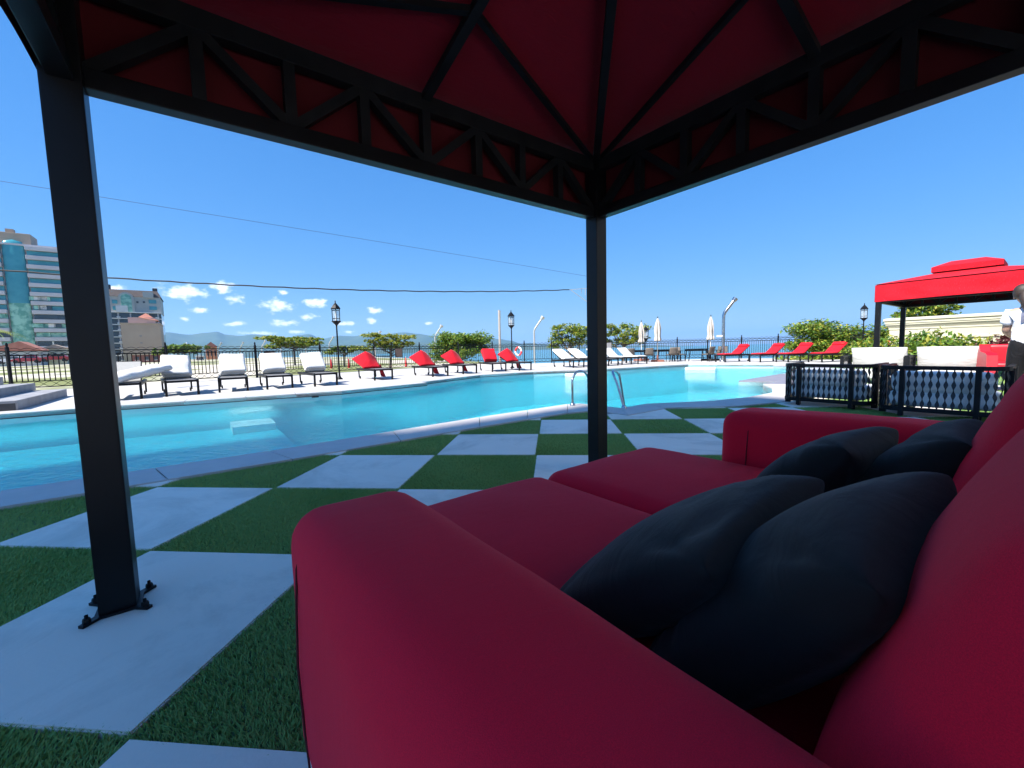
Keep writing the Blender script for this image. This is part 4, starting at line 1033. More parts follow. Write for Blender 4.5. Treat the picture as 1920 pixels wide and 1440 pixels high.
def parasol(label, loc, base_h, red, scale, seed):
    t = thing('folded_parasol', label, 'parasol', loc, .7*seed, 'folded parasols by the fence')
    MB().lathe([(.02, 0), (.02, 2.6*scale)], 8, ).build('pole', 'white_paint' if red != 'wood' else 'wood_pole', t)
    k = MB(); k.box((0, 0, .06), (.75, .75, .12), bev=.02); k.lathe([(.07, .12), (.05, .4)], 10); k.build('base', 'terracotta' if red else 'rubber', t)
    k = MB(); prof_ = [(0, 2.72), (.035, 2.66), (.10, 2.40), (.145, 2.1), (.15, 1.85), (.13, 1.55), (.17, 1.34), (.15, 1.28)]
    def fn(a, b):
        i = b*(len(prof_)-1); j = min(int(i), len(prof_)-2); r_ = prof_[j][0]+(prof_[j+1][0]-prof_[j][0])*(i-j); z = prof_[j][1]+(prof_[j+1][1]-prof_[j][1])*(i-j)
        th = 2*math.pi*a; f = 1+.38*math.sin(th*6+seed+z*1.3)*min(1, b*4)+.15*noise.noise(Vector((math.cos(th)*2, math.sin(th)*2, z*3+seed)))
        return Vector((r_*f*math.cos(th), r_*f*math.sin(th), z*scale))
    k.sheet(fn, 48, 26, closed_u=True); k.build('canopy', 'umbrella', t)
    MB().lathe([(.025, 2.68*scale), (.03, 2.74*scale), (0, 2.80*scale)], 8).build('finial', 'black_metal', t)
parasol('folded beige parasol furthest left above the white loungers', (9.3, 26.9, DZ), 0, True, .98, 1)
parasol('folded beige parasol in the middle on a terracotta base', (9.75, 24.4, DZ), 0, 'wood', 1.0, 2)
parasol('folded white parasol furthest right beside the steel shower', (12.9, 24.4, DZ), 0, False, 1.0, 3)
def shower(label, loc, rz, s, name='outdoor_shower', cat='shower', mt='steel'):
    t = thing(name, label, cat, loc, rz)
    pts = [(0, 0, 0), (0, 0, 2.3), (.0, 0, 2.55), (.06, 0, 2.72), (.16, 0, 2.86), (.52, 0, 3.36)]
    MB().tube([Vector(p)*s for p in pts], .085*s if cat == 'shower' else .06*s, 12).build('pole', mt, t)
    k = MB(); k.tube([Vector((.50, 0, 3.33))*s, Vector((.60, 0, 3.46))*s], [.12*s, .14*s], 14); k.build('head', mt, t)
    if cat == 'shower': MB().bar((-.35, 0, 1.45), (-.04, 0, 1.45), .12, .10, bev=.02).build('soap_tray', 'white_paint', t); MB().lathe([(.2, 0), (.2, .02), (.1, .04)], 12).build('flange', mt, t)
    return t
shower('tall bent steel shower pole beside the red loungers at the fence', (13.05, 22.9, DZ), -.1, 1.03)

# ================================================================== fence signs, life ring
for (px_, py_, z, w, h, m_, lab) in [(-9.55, 15.65, .92, .40, .46, 'brown_board', 'brown sign board on the fence behind the white loungers'), (-5.75, 21.55, .95, .42, .52, 'brown_board', 'brown sign board on the fence between the red loungers'), (4.95, 26.5, .5, .55, .55, 'grey_board', 'dark grey notice board on the fence left of the cabana post'),
                                     (7.0, 26.8, 1.05, .62, .5, 'grey_board', 'pale grey notice board right of the cabana post'), (14.8, 27.1, .65, .42, .42, 'wicker', 'brown board on the fence left of the red loungers')]:
    d = Vector((CX-px_, CY-py_, 0)).normalized(); k = MB(); k.box((0, 0, z), (w, .03, h), bev=.006); k.box((0, -.02, z), (w*.9, .012, h*.9), mi=1, bev=.003)
    o = tag(k.build('sign_board', ['black_metal', m_], None, (px_+d.x*.15, py_+d.y*.15, DZ), math.atan2(d.y, d.x)+math.pi/2), lab, 'sign')
t = thing('life_ring', 'red and white life ring hanging on the fence behind the red loungers', 'life ring', (.98, 25.75, DZ+.85), .05)
for k_ in range(4):
    MB().tube([(.20*math.cos(k_*math.pi/2+i*math.pi/24), 0, .26*math.sin(k_*math.pi/2+i*math.pi/24)+.0) for i in range(13)], .06, 10).build('ring_segment', 'red_plastic' if k_ % 2 else 'white_plastic', t)

# ================================================================== street lamps, poles and cables
for i, (px_, top, sc) in enumerate([(1010, 594, 5.6), (822, 610, 5.6), (708, 621, 5.6), (621, 631, 5.6), (577, 633.5, 5.6), (530, 635.5, 5.6), (494, 638.5, 5.6), (453, 641.5, 5.6), (412, 642, 5.6)]):
    d = ray(px_, top); ht = 5.6-1.2; kz = (ht-CZ)/d.z      # lamp head at its real height above the beach road
    hd = Vector((CX, CY, CZ))+d*kz
    lab = ['grey street lamp with bent arm right of the second lantern', 'street lamp with bent arm rising over the dense green tree', 'street lamp head over the layered yellow tree', 'small street lamp just left of the nearest lantern', 'fifth beach street lamp counted from the right', 'sixth beach street lamp counted from the right', 'seventh beach street lamp counted from the right', 'eighth beach street lamp counted from the right', 'furthest left beach street lamp beside the black building'][i]
    o = shower(lab, (hd.x-.5, hd.y, -1.2), 0, 5.6/3.46, 'street_lamp', 'street lamp', 'galv'); o['group'] = 'street lamps along the beach'
def pole(label, loc, h, r0, r1, m_, name='utility_pole'):
    t = thing(name, label, 'pole', loc); MB().lathe([(r0, 0), (r1, h), (0, h+.02)], 12).build('shaft', m_, t); return t
PX = Vector((6.72, 37.9, -.9)); up_ = pole('tall white concrete utility pole mostly hidden behind the cabana post', PX, 9.45, .11, .07, 'concrete_pole')
br = MB(); A_ = Vector((-.1, 0, 7.55)); B_ = Vector((-1.75, -.2, 7.45)); br.bar(A_, B_, .05, .05); br.bar(Vector((-.1, 0, 6.3)), Vector((-1.6, -.18, 7.42)), .05, .05); br.build('bracket', 'galv', up_)
k = MB(); k.bar((-.25, 0, 7.5), (-.25, 0, 6.9), .05); k.bar((-.6, 0, 7.5), (-.6, 0, 7.1), .04); k.build('insulator', 'galv', up_)
wp = pole('weathered grey pole with notches behind the red loungers', (-4.2, 57.5, -2.2), 9.0, .20, .15, 'wood_pole', 'notched_pole')
k = MB()
for i in range(6): k.box((.17, 0, 8.8-i*.22), (.12, .10, .10))
k.build('step_peg', 'wood_pole', wp)
def cable(label, pts, r_, braid=0):
    # three measured points, drawn as a sagging parabola between pole tops
    a, m_, b = (Vector(p) for p in pts); q = []
    for i in range(61):
        f = i/60; p = a*(2*(f-.5)*(f-1)) + m_*(-4*f*(f-1)) + b*(2*f*(f-.5)); q.append(p+Vector((0, 0, braid*math.sin(i*1.9))))
    tag(MB().tube(q, r_, 5).build('overhead_cable', 'cable'), label, 'cable')
def on(px_, py_, P0, dirh):
    """point of the vertical plane through P0 along dirh that the cable crosses"""
    d = ray(px_, py_); nn = Vector((dirh.y, -dirh.x, 0)); kk = (P0-Vector((CX, CY, CZ))).dot(nn)/d.dot(nn); return Vector((CX, CY, CZ))+d*kk
pe = PX+B_; dirh = Vector((-.86, -.51, 0)).normalized(); far = on(-40, 503, pe, dirh); mid_ = on(560, 540, pe, dirh)
def parab(a, c, p):   # put the middle control where the parabola passes p
    L = (c-a).length; f = (Vector((p.x, p.y, 0))-Vector((a.x, a.y, 0))).length/(Vector((c.x, c.y, 0))-Vector((a.x, a.y, 0))).length
    z = (p.z - a.z*2*(f-.5)*(f-1) - c.z*2*f*(f-.5))/(-4*f*(f-1)); m_ = (a+c)/2; m_.z = z; return m_
cable('thick twisted black cable crossing the sky low behind the posts', (pe, parab(pe, far, mid_), far), .045, .02)
pt = PX+Vector((0, 0, 8.65)); far2 = on(-40, 333, pt, dirh); mid2 = on(400, 403, pt, dirh)
cable('thin cable crossing the sky high up to the white pole', (pt, parab(pt, far2, mid2), far2), .011)

# ================================================================== buildings on the left
MT['teal_glass'] = mat('teal_glass', (.04, .24, .30), .22, (.06, .29, .35), .5, spec=.5)
MT['reflection_glass'] = mat('painted_reflection_glass', (.10, .30, .22), .10, (.30, .55, .42), .55, spec=.8, contrast=(.42, .58), detail=6)  # green mottling paints reflections into the glass colour
MT['lilac'] = mat('pale_lilac_render', (.46, .44, .46), .8, (.52, .50, .52), .3)
MT['tan'] = mat('tan_render', (.36, .27, .20), .85, (.40, .31, .23), .25, detail=8)
MT['grey_render'] = mat('grey_render', (.36, .37, .35), .85, (.42, .43, .41), .3)
MT['slate'] = mat('slate_roof', (.04, .03, .028), .8, (.06, .045, .04), 1)
MT['clay'] = mat('clay_roof', (.36, .13, .09), .85, (.44, .18, .12), 1)
MT['pink_render'] = mat('pink_render', (.50, .33, .29), .85, (.55, .38, .33), .4)
MT['orange_render'] = mat('orange_render', (.50, .20, .10), .85, (.55, .25, .13), .4)
MT['yellow_render'] = mat('yellow_render', (.55, .42, .2), .85, (.6, .48, .26), .4)
MT['far_tower'] = mat('far_tower_render', (.5, .5, .48), .85, (.58, .58, .56), .05)
MT['red_car'] = mat('red_car_paint', (.36, .012, .02), .25, spec=.6, coat=.6)
MT['white_car'] = mat('white_car_paint', (.7, .7, .7), .25, spec=.6, coat=.6)
MT['car_glass'] = mat('car_glass', (.02, .025, .03), .06, spec=.8)
def at_px(px, py, depth):
    """a point seen at (px,py) whose distance along the view axis is depth"""
    return Vector((CX, CY, CZ)) + ray(px, py)*depth
def bld(name, label, left, right, depth, cat='building'):
    """building whose facade runs along u; local x along the facade, -y towards us"""
    a = at_px(left, 660, depth); t = thing(name, label, cat, (a.x, a.y, 0), TH)
    # width along u so that its right edge is seen at 'right'
    d = ray(right, 660); nn = Vector((U.y, -U.x, 0)); kk = (Vector((a.x, a.y, 0))-Vector((CX, CY, 0))).dot(nn)/d.dot(nn)
    b = Vector((CX, CY, CZ))+d*kk; w = (Vector((b.x, b.y, 0))-Vector((a.x, a.y, 0))).length
    def X(px_): 
        d = ray(px_, 660); kk = (Vector((a.x, a.y, 0))-Vector((CX, CY, 0))).dot(nn)/d.dot(nn); q = Vector((CX, CY, CZ))+d*kk; return (q-Vector((a.x, a.y, 0))).dot(U)
    def Z(px_, py_): 
        d = ray(px_, py_); kk = (Vector((a.x, a.y, 0))-Vector((CX, CY, 0))).dot(nn)/d.dot(nn); return CZ+d.z*kk
    return t, w, X, Z
def tower():
    t, w, X, Z = bld('apartment_tower', 'tall teal glass apartment tower with pale bands at the left edge', -130, 135, 150)
    H = Z(10, 459); D = 22
    MB().box((w/2, D/2+.6, H/2), (w, D, H)).build('core', 'lilac', t)
    xa, xb = X(27), X(69)
    nf = 13; fh = H/nf
    for k in range(nf):
        z = k*fh
        for (x0, x1, side) in ((X(-125), xa-.3, 0), (xb+.3, w-.5, 1)):
            g = 'teal_glass' if k > 5 else ('reflection_glass' if (k+side) % 3 else 'dark_glass')
            MB().box(((x0+x1)/2, .25, z+fh*.30), (x1-x0-.4, .9, fh*.50)).build('window_band', g, t)
            MB().box(((x0+x1)/2, -.5, z+fh*.80), (x1-x0, 2.4, fh*.42), bev=.1).build('balcony_band', 'lilac', t)
            if k < 8:
                for q in range(3):
                    if rnd.random() < .7: xx = x0+(x1-x0)*rnd.uniform(.1, .9); MB().box((xx, -.4, z+fh*.34), (rnd.uniform(1.5, 4), .9, fh*.42)).build('balcony_glazing', rnd.choice(('reflection_glass', 'dark_glass', 'white_paint')), t)
    cx_, rw = (xa+xb)/2, (xb-xa)/2
    c = MB(); c.lathe([(rw, 0), (rw, H*.52)], 20, (cx_, 0, 0), 1); c.lathe([(rw, H*.52), (rw, H+.3), (rw*.8, H+1.6), (0, H+2.3)], 20, (cx_, 0, 0), 0); c.v = [(x, y*.33, z) for x, y, z in c.v]; c.build('glass_column', ['teal_glass', 'reflection_glass'], t)
    MB().box(((X(22)+X(75))/2, 6, H+2.6), (X(75)-X(22)+1.5, 9, 5.4), bev=.2).build('roof_house', 'tan', t)
    MB().box((X(37), 6, H+6.2), (2.2, 2.2, 2.2)).build('roof_tank', 'tan', t)
    MB().box((w/2, D/2, H+.35), (w+.8, D+2, .7)).build('parapet', 'lilac', t)
tower()
def black_building():
    t, w, X, Z = bld('hotel', 'dark glazed hotel with pale balconies and brown mansard roof behind the white loungers', 150, 309, 205)
    D = 20; H = Z(240, 586); Hm = Z(240, 556); Ht = Z(230, 542)
    MB().box((w/2, D/2, H/2), (w, D, H)).build('lower_wall', 'dark_glass', t)
    MB().box((w/2, D/2, (H+Hm)/2+.01), (w+.3, D+.3, Hm-H)).build('upper_wall', 'grey_render', t)
    r_ = MB(); x0, x1 = -.6, w+.6
    r_.add([(x0, -.6, Hm), (x1, -.6, Hm), (x1, D+.6, Hm), (x0, D+.6, Hm), (x0+1.5, 2.5, Ht), (x1-1.5, 2.5, Ht), (x1-1.5, D-2.5, Ht), (x0+1.5, D-2.5, Ht)], [(0, 1, 5, 4), (1, 2, 6, 5), (2, 3, 7, 6), (3, 0, 4, 7), (4, 5, 6, 7)]); ro = r_.build('mansard_roof', 'slate', t)
    MB().box((X(213), 5, Ht+1.2), (1.6, 1.6, 2.6)).build('chimney', 'slate', ro); MB().box((X(300), 5, Ht+.8), (2, 2, 2)).build('chimney', 'slate', ro)
    # arched window bay
    ax, aw = X(247), (X(262)-X(233))/2; zt = Z(247, 549); zb = Z(247, 587); zs = zt-aw
    def arch(s, k0=0): return [(ax-aw*s, zb), (ax+aw*s, zb)]+[(ax+aw*s*math.cos(i*math.pi/14), zs+aw*s*math.sin(i*math.pi/14)) for i in range(15)]
    for s, m_, y0, y1, nm in ((1.0, 'grey_render', -1.6, 1.0, 'arched_bay'), (.68, 'reflection_glass', -1.75, -1.5, 'arched_window')):
        q = MB(); q.prism(arch(s), y0, y1); q.v = [(x, z, y) for x, y, z in q.v]; q.f = [f[::-1] for f in q.f]; q.build(nm, m_, t)
    MB().box((X(288), 0, Hm+1.2), (4.2, 2.2, 3.0)).build('dormer', 'grey_render', t)
    for (a, b) in ((200, 216), (288, 302), (220, 230)):
        for zc in (Z(a, 566), Z(a, 578)): MB().box(((X(a)+X(b))/2, -.2, zc), (X(b)-X(a), .3, 1.9)).build('window', 'teal_glass', t)
    for px_ in (267, 279):
        MB().box((X(px_), -.2, Z(px_, 567)), (.9, .3, 1.0)).build('window', 'dark_glass', t)
    MB().box((X(238), -2.2, Z(238, 580)), (X(249)-X(227), .5, 3.4)).build('billboard', 'white_paint', t)
    nf = 8; fh = H/nf
    for k in range(nf+1):
        MB().box((w/2, -.9, k*fh), (w+.4, 2.0, .42), bev=.06).build('floor_slab', 'white_paint', t)
    for k in range(nf):
        for px_ in (206, 229, 252, 285, 303):
            MB().box((X(px_), -.4, (k+.5)*fh), (.55, 1.0, fh-.8)).build('pier', 'lilac', t)
        for px_ in (203, 226, 298):
            MB().box((X(px_)+.8, -1.7, k*fh+.65), (X(px_+7)-X(px_), .3, .6), bev=.05).build('balcony_front', 'white_paint', t)
    MB().box((-w*.12, 2, H*.48), (w*.24, 6, H*.96)).build('side_wing', 'yellow_render', t)
black_building()
def tan_building():
    t, w, X, Z = bld('warehouse', 'plain tan rendered building with blank wall below the dark hotel', 231, 305, 150)
    H = Z(250, 607); MB().box((w/2, 7, H/2-1), (w, 14, H+2)).build('wall', 'tan', t)
    MB().box((w/2, 7, H+.15), (w+.4, 14.4, .35)).build('parapet', 'tan', t)
    MB().box(((X(244)+X(296))/2, 6, H+1.3), (X(296)-X(244), 7, 2.5)).build('upper_storey', 'pink_render', t)
    x0, x1, z = X(264), X(302), H+2.6
    MB().add([(x0, 2, z), (x1, 2, z-1.2), (x1, 10.5, z-1.2), (x0, 10.5, z), (x0+2, 5.5, z+1.8)], [(0, 1, 4), (1, 2, 4), (2, 3, 4), (3, 0, 4)]).build('roof', 'clay', t)
    for a, b in ((267, 630), (267, 643)): MB().box((X(a), -.03, Z(a, b)), (.7, .12, .35)).build('vent', 'grey_board', t)
tan_building()
def house(label, left, right, depth, ridge_py, eave_py, wall, roof, name='house', apex=None):
    t, w, X, Z = bld(name, label, left, right, depth, 'house')
    He = Z((left+right)/2, eave_py); Hr = Z((left+right)/2, ridge_py); D = w*.7; ap = X(apex) if apex else w/2
    MB().box((w/2, D/2, He/2-1), (w*.94, D, He+2)).build('wall', wall, t)
    r_ = MB(); o = .35
    r_.add([(-.2, -o, He), (w+.2, -o, He), (w+.2, D+o, He), (-.2, D+o, He), (ap, -o, Hr), (ap, D+o, Hr)], [(0, 4, 5, 3), (1, 2, 5, 4), (0, 1, 4), (3, 5, 2)]); ro = r_.build('roof', roof, t)
    q = ro.modifiers.new('th', 'SOLIDIFY'); q.thickness = .25
    for k in range(3):
        x = w*(.2+.3*k); wn = MB().box((x, -.05, He*.5), (w*.12, .2, max(.8, He*.4))).build('window', 'dark_glass', t); MB().box((x, -.1, He*.5-max(.8, He*.4)/2-.06), (w*.14, .3, .12)).build('sill', 'white_paint', wn)
house('low grey gabled house with brown roof at the left edge behind the fence', -30, 78, 112, 640, 657, 'grey_render', 'clay', apex=38)
house('small beige house roof between the gabled house and the left cabana post', 80, 125, 125, 646, 653, 'cream', 'tan')
house('small orange beach house with clay roof beyond the fence', 385, 408, 180, 641, 650, 'orange_render', 'clay')
house('small pale beach kiosk right of the orange house', 366, 382, 150, 664, 668, 'pink_render', 'white_paint')
house('low terracotta building in front of the tan warehouse', 244, 303, 120, 659, 664, 'terracotta', 'tan')
def car(label, px, py, depth, paint, rz):
    a = at_px(px, py, depth); t = thing('parked_car', label, 'car', (a.x, a.y, a.z), rz, 'cars parked on the street')
    b = MB(); prof_ = [(-2.1, .35), (-2.05, .75), (-1.3, .92), (-.7, 1.0), (-.2, 1.42), (1.1, 1.44), (1.75, 1.0), (2.1, .9), (2.12, .35)]
    b.prism(prof_, -.85, .85); b.v = [(x, z*(1-.12*max(0, (y-.9)/.5)), y) for x, y, z in b.v]; b.f = [f[::-1] for f in b.f]; b.build('body', paint, t)
    g = MB()
    for s in (-1, 1): g.add([(-.62, s*.835, 1.0), (-.18, s*.80, 1.36), (1.05, s*.80, 1.38), (1.6, s*.835, 1.0)], [(0, 1, 2, 3)])
    g.build('side_window', 'car_glass', t)
    for x in (-1.35, 1.35):
        for s in (-1, 1): MB().tube([(x, s*.78, .32), (x, s*.90, .32)], .32, 14).build('wheel', 'rubber', t)
car('red car parked on the street seen through the left fence', 52, 681, 80, 'red_car', TH)
car('dark red car parked right of the first, beside the left cabana post', 104, 678, 82, 'red_car', TH)
car('white car parked behind the leftmost fence post', 22, 682, 84, 'white_car', TH)
# distant towers on the far shore
for i in range(11):
    px_ = 318+i*8.5+rnd.uniform(-2, 2); d = 3600+rnd.uniform(-300, 300); a = at_px(px_, 660, d); hh = rnd.uniform(60, 130) if i < 7 else rnd.uniform(25, 60)
    t = thing('far_tower', 'hazy pale tower block, number %s from the dark hotel on the far shore' % ['one', 'two', 'three', 'four', 'five', 'six', 'seven', 'eight', 'nine', 'ten', 'eleven'][i], 'building', (a.x, a.y, -3), rnd.uniform(-.4, .4), 'far shore towers')
    w_ = rnd.uniform(16, 26); MB().box((0, 0, hh/2), (w_, w_, hh)).build('shaft', 'far_tower', t); MB().box((0, 0, hh+3), (w_*.5, w_*.5, 6)).build('roof_house', 'far_tower', t)
    k = MB()
    for q in range(int(hh//9)): k.box((0, 0, 5+q*9), (w_+.8, w_*.86, 3.4))
    k.build('window_band', 'dark_glass', t)

# ================================================================== building cornice on the right
def cornice():
    a = Vector((18.9, 18.9, 0)); b = Vector((28.3, 8.6, 0)); d = (b-a); L = d.length; t = thing('parapet_building', 'cream building with a deep moulded cornice behind the far cabana', 'building', a, math.atan2(d.y, d.x))
    MB().box((L/2, 3.0, .45), (L, 6, 1.7)).build('wall', 'cream', t)
    # stepped moulding profile swept along the front and the left return
    pr_ = [(.0, 1.50), (.10, 1.50), (.10, 1.62), (.04, 1.64), (.06, 1.95), (.12, 2.0), (.12, 2.07), (.22, 2.16), (.34, 2.24), (.34, 2.30), (.40, 2.32), (.40, 2.42), (.50, 2.46), (.50, 2.56), (.30, 2.60), (0, 2.60)]
    pr_ = [(p*.45, 1.10+(z-1.5)*.86) for p, z in pr_]
    k = MB(); n_ = len(pr_)
    vs = [(-p[0], -p[0], p[1]) for p in pr_]+[(L, -p[0], p[1]) for p in pr_]+[(-p[0], 6, p[1]) for p in pr_]
    k.add(vs, [(i, n_+i, n_+i+1, i+1) for i in range(n_-1)]+[(2*n_+i, i, i+1, 2*n_+i+1) for i in range(n_-1)]); k.build('cornice', 'cream', t)
    MB().box((L/2, 3, 2.03), (L-.1, 5.8, .06)).build('roof', 'grey_render', t)
    MB().box((L*.5, .8, 2.12), (.25, .2, .14)).build('roof_light', 'grey_board', t)
cornice()

# ================================================================== trees, shrubs, hedge
LM = ['leaf_a', 'leaf_b', 'leaf_c']
def P(px, py, depth): return at_px(px, py, depth)
def tree_at(label, px, cy_, depth, zb, wpx, hpx, n, size, mis, seed, layers=3, tr=.12, fl=.34):
    r = random.Random(seed); c = P(px, cy_, depth); m = depth/770.1; W2, H2 = wpx*m/2, hpx*m/2
    base = Vector((c.x, c.y, zb)); th = c.z-zb-H2*.5; bl = []
    k = int(5+layers*2)
    for i in range(k):
        f = i/(k-1); x = (-1+2*((i*.618) % 1))*W2*.78; z = (-.6+1.2*f)*H2
        ww = W2*r.uniform(.28, .46); bl.append((x*rgt.x+r.uniform(-.5, .5)*W2*.5*fwd.x, x*rgt.y+r.uniform(-.5, .5)*W2*.6, c.z-zb+z, ww, ww, max(.18, H2*fl*r.uniform(.7, 1.2))))
    return tree(label, base, bl, max(.5, th), n, size, mis, LM, seed, 'trees along the beach', tr=tr)
tree_at('flat crowned yellow green tree behind the fence right of the orange house', 550, 641, 55, -1.5, 118, 24, 9000, .15, (5, 6, 1), 1)
tree_at('thin layered yellow tree behind the fence between the lanterns', 728, 640, 36, -2, 104, 42, 7000, .095, (3, 8, 1), 2, fl=.16)
tree_at('dense bright green tree behind the red loungers', 865, 648, 33, -2, 114, 54, 15000, .10, (7, 2, 3), 3, fl=.4)
tree_at('open leafy almond tree left of the cabana post', 1070, 630, 35, -2, 88, 58, 4200, .11, (4, 5, 2), 4, fl=.26)
tree_at('open leafy almond tree right of the cabana post behind the left parasol', 1168, 628, 36, -2, 104, 56, 4800, .11, (4, 5, 2), 5, fl=.26)
tree_at('big leafy shrub like tree beside the red loungers at the right', 1585, 645, 23.5, -.2, 200, 96, 20000, .095, (6, 4, 3), 6, fl=.3)
tree_at('small tree top showing over the cornice under the far cabana roof', 1738, 588, 30, 0, 90, 50, 4000, .12, (6, 4, 2), 7)
tree_at('low green trees by the beach beside the dark hotel', 345, 655, 90, -1, 90, 20, 5000, .3, (6, 3, 4), 8)
tree_at('small bush tree behind the nearest lantern', 645, 655, 50, -2, 60, 16, 2600, .12, (4, 4, 2), 9)
def shrub(label, loc, rx, ry, h, n, size, mis, seed, mats=LM):
    r = random.Random(seed); t = thing('shrub', label, 'shrub', loc, 0, 'shrubs in front of the cornice'); k = MB(); leaves(k, (0, 0, h*.55), (rx, ry, h*.5), n, size, mis, r, flat=.9); k.build('foliage', mats, t)
    s = MB()
    for _ in range(6): s.tube([(r.uniform(-.15, .15), r.uniform(-.15, .15), 0), (r.uniform(-.6, .6)*rx, r.uniform(-.6, .6)*ry, h*.7)], [.02, .006], 4)
    s.build('stem', 'bark', t)
ha, hb_ = Vector((17.6, 17.9, 0)), Vector((23.4, 11.5, 0))
for i, lab in enumerate(['green shrub at the left end of the hedge behind the cabana post', 'green shrub second along the hedge under the cornice', 'green shrub left of the purple one in the hedge', 'purple leaved shrub in the hedge under the cornice', 'green shrub right of the purple one in the hedge', 'bright green shrub near the right end of the hedge beside the person', 'green shrub at the right end of the hedge']):
    p = ha.lerp(hb_, i/6.5); pu = i == 3
    shrub(lab, (p.x, p.y, 0), .75, .75, 1.10+.1*math.sin(i*2.1), 1700, .10, (1,) if pu else ((6, 4, 3) if i % 2 else (5, 5, 2)), 60+i, ['leaf_p'] if pu else LM)
shrub('green climbing shrub between the two white pillow chairs', (13.1, 9.6, 0), .45, .45, 1.05, 700, .09, (6, 4, 2), 77)
def palm():
    c = P(-18, 628, 40); t = thing('palm_tree', 'palm tree with fronds reaching into the left edge of the picture', 'tree', (c.x, c.y, -.4)); H = c.z+.6
    MB().tube([(0, 0, 0), (.1, 0, H*.5), (0, 0, H)], [.16, .13, .11], 10).build('trunk', 'bark', t)
    for i in range(14):
        a = i*2.4; k = MB(); L = 2.2; el = .9-.12*(i % 5)
        sp = [Vector((math.cos(a)*L*f*math.cos(el*(1-f*.9)), math.sin(a)*L*f*math.cos(el*(1-f*.9)), H+L*f*math.sin(el)*.7-1.3*f*f)) for f in [q/14 for q in range(15)]]
        k.tube(sp, .012, 4)
        for j in range(2, 15):
            d = (sp[j]-sp[j-1]).normalized(); w = d.cross(Vector((0, 0, 1))).normalized()
            for s in (-1, 1):
                e = sp[j]+w*s*.5*(1.1-j/16)+d*.35-Vector((0, 0, .12)); k.add([sp[j]-d*.02, sp[j]+d*.03, e], [(0, 1, 2)])
        k.build('frond', 'leaf_b' if i % 3 == 0 else 'leaf_a', t)
palm()
# closed red beach parasols
for i, (px_, py_, lab) in enumerate([(655, 700, 'closed red beach parasol left of the first peaked red lounger'), (762, 697, 'closed red beach parasol between the first two peaked loungers'), (733, 696, 'closed red beach parasol left of the brown fence sign'), (800, 692, 'closed red beach parasol beside the second peaked lounger'), (622, 698, 'closed red beach parasol behind the nearest lantern')]):
    c = P(px_, py_, 42); t = thing('beach_parasol', lab, 'parasol', (c.x, c.y, -1.25), 0, 'closed red beach parasols')
    MB().lathe([(.02, 0), (.02, 1.9)], 6).build('pole', 'white_paint', t)
    MB().lathe([(.05, .55), (.13, .7), (.11, 1.2), (.05, 1.75), (0, 1.85)], 10).build('canopy', 'red_plastic', t)

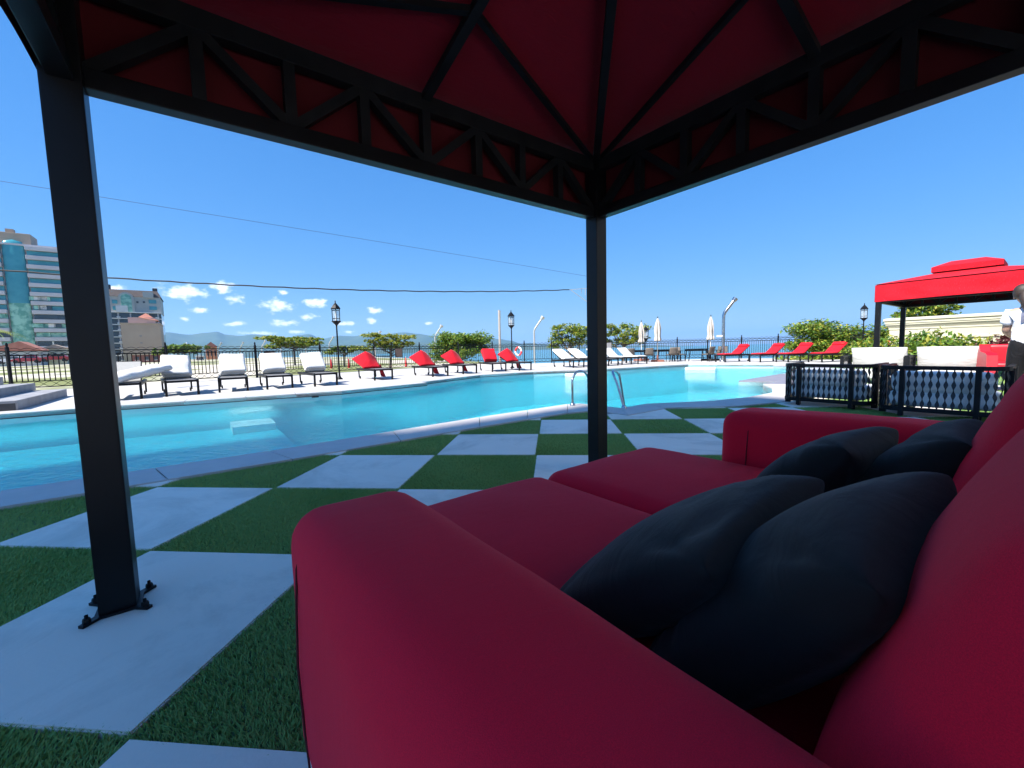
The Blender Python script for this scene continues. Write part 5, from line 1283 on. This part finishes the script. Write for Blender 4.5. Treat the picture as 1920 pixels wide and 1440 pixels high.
# ================================================================== person
def person():
    t = thing('person', 'person in white t-shirt and black trousers with brown hair at the right edge', 'person', (9.52, 4.20, 0), R(-42))
    # local: facing +y ; built with the Skin modifier as one body
    def skin(name, vs, es, rad, mt, parent, root, sub=2):
        me = bpy.data.meshes.new(name); me.from_pydata(vs, es, []); me.materials.append(MT[mt]); o = obj(name, me, parent)
        sk = o.modifiers.new('skin', 'SKIN'); sk.use_smooth_shade = True
        for i, q in enumerate(me.skin_vertices[0].data): q.radius = rad[i] if isinstance(rad[i], tuple) else (rad[i], rad[i]); q.use_root = (i == root)
        ss = o.modifiers.new('sub', 'SUBSURF'); ss.levels = sub; ss.render_levels = sub
        return o
    vs = [(0, 0, .92), (0, -.01, 1.05), (0, -.01, 1.20), (0, -.02, 1.36), (-.01, -.015, 1.43), (-.04, .0, 1.49), (-.07, .01, 1.56), (-.08, .012, 1.63),
          (.17, -.02, 1.36), (.21, .06, 1.12), (.15, .24, 1.06), (.12, .31, 1.08), (-.17, -.02, 1.36), (-.21, .06, 1.12), (-.15, .24, 1.05), (-.12, .31, 1.07),
          (.095, 0, .86), (.11, .02, .48), (.11, -.03, .09), (.12, .10, .04), (-.095, 0, .86), (-.11, .01, .48), (-.12, -.04, .09), (-.13, .09, .04)]
    es = [(0, 1), (1, 2), (2, 3), (3, 4), (4, 5), (5, 6), (6, 7), (3, 8), (8, 9), (9, 10), (10, 11), (3, 12), (12, 13), (13, 14), (14, 15), (0, 16), (16, 17), (17, 18), (18, 19), (0, 20), (20, 21), (21, 22), (22, 23)]
    rad = [(.155, .11), (.135, .10), (.145, .105), (.155, .10), (.06, .06), (.055, .058), (.075, .09), (.07, .085), .058, .045, .035, .03, .058, .045, .035, .03, .095, .062, .042, .035, .095, .062, .042, .035]
    b = skin('body', vs, es, rad, 'skin', t, 0)
    tv = [(0, -.0, .86), (0, -.01, 1.08), (0, -.01, 1.22), (0, -.02, 1.37), (0, -.018, 1.42), (.18, -.02, 1.36), (.215, .03, 1.19), (-.18, -.02, 1.36), (-.215, .03, 1.19)]
    sh = skin('t_shirt', tv, [(0, 1), (1, 2), (2, 3), (3, 4), (3, 5), (5, 6), (3, 7), (7, 8)], [(.19, .15), (.175, .14), (.17, .135), (.165, .12), (.09, .085), .082, .072, .082, .072], 'tee', t, 0)
    pr2 = MB(); pr2.sheet(lambda a, b_: Vector((-.10+a*.07, -.145-.01*math.sin(b_*3), 1.22+b_*.13)), 4, 5); pr2.build('print', 'print', sh)
    skin('trousers', [(0, 0, 1.08), (0, 0, .90), (.10, 0, .84), (.112, .02, .48), (.112, -.03, .10), (-.10, 0, .84), (-.112, .01, .48), (-.122, -.04, .10)], [(0, 1), (1, 2), (2, 3), (3, 4), (1, 5), (5, 6), (6, 7)], [(.165, .13), (.17, .14), .115, .085, .07, .115, .085, .07], 'pants', t, 1)
    hk = MB(); hk.soft((-.078, -.014, 1.632), (.192, .22, .21), .09, 6, wob=.008); hk.tube([(-.075, -.10, 1.60), (-.07, -.15, 1.53), (-.05, -.15, 1.42), (-.04, -.13, 1.33)], [.05, .055, .045, .015], 8); hk.build('hair', 'hair', t)
    f = MB(); f.tube([(-.07, .085, 1.585), (-.07, .118, 1.552), (-.07, .10, 1.545)], [.008, .016, .012], 6); f.build('nose', 'skin', t)
    for s in (-1, 1):
        MB().soft((-.07+s*.034, .088, 1.588), (.03, .014, .014), .006, 2).build('eye', 'white_plastic', t); MB().soft((-.07+s*.088, .0, 1.575), (.02, .045, .06), .009, 2).build('ear', 'skin', t)
        hx, hy, hz = (.12, .31, 1.08) if s > 0 else (-.12, .31, 1.07)
        h = MB(); h.soft((hx, hy+.03, hz-.04), (.035, .075, .085), .015, 3)
        for i in range(4): h.tube([(hx, hy+.0+i*.019, hz-.075), (hx-s*.006, hy+.012+i*.019, hz-.11-.006*(1-abs(i-1.3))), (hx-s*.022, hy+.02+i*.019, hz-.135+.004*abs(i-1.5))], [.0095, .009, .007], 6)
        h.tube([(hx-s*.01, hy+.06, hz-.02), (hx-s*.02, hy+.085, hz-.05), (hx-s*.028, hy+.09, hz-.075)], [.011, .010, .008], 6); h.build('hand', 'skin', t)
        MB().soft((s*.122, .06, .045), (.095, .27, .09), .035, 4).build('shoe', 'rubber', t)
    MB().soft((-.06, .098, 1.512), (.045, .012, .014), .005, 2).build('mouth', 'pink_render', t)
person()

# ================================================================== air
HZ = bpy.data.materials.new('haze_air'); HZ.use_nodes = True; tt = HZ.node_tree; tt.nodes.clear()
pv = N('ShaderNodeVolumePrincipled', tt); pv.inputs['Color'].default_value = (.30, .57, 1, 1); pv.inputs['Density'].default_value = 7.5e-5; pv.inputs['Anisotropy'].default_value = .2
oo = N('ShaderNodeOutputMaterial', tt); tt.links.new(pv.outputs[0], oo.inputs['Volume'])
hz = MB(); hz.box((0, 5000, 247), (26000, 22000, 506)); ho = stuff(hz.build('haze', HZ)); ho['label'] = 'thin blue haze of the bay air'; ho['category'] = 'haze'
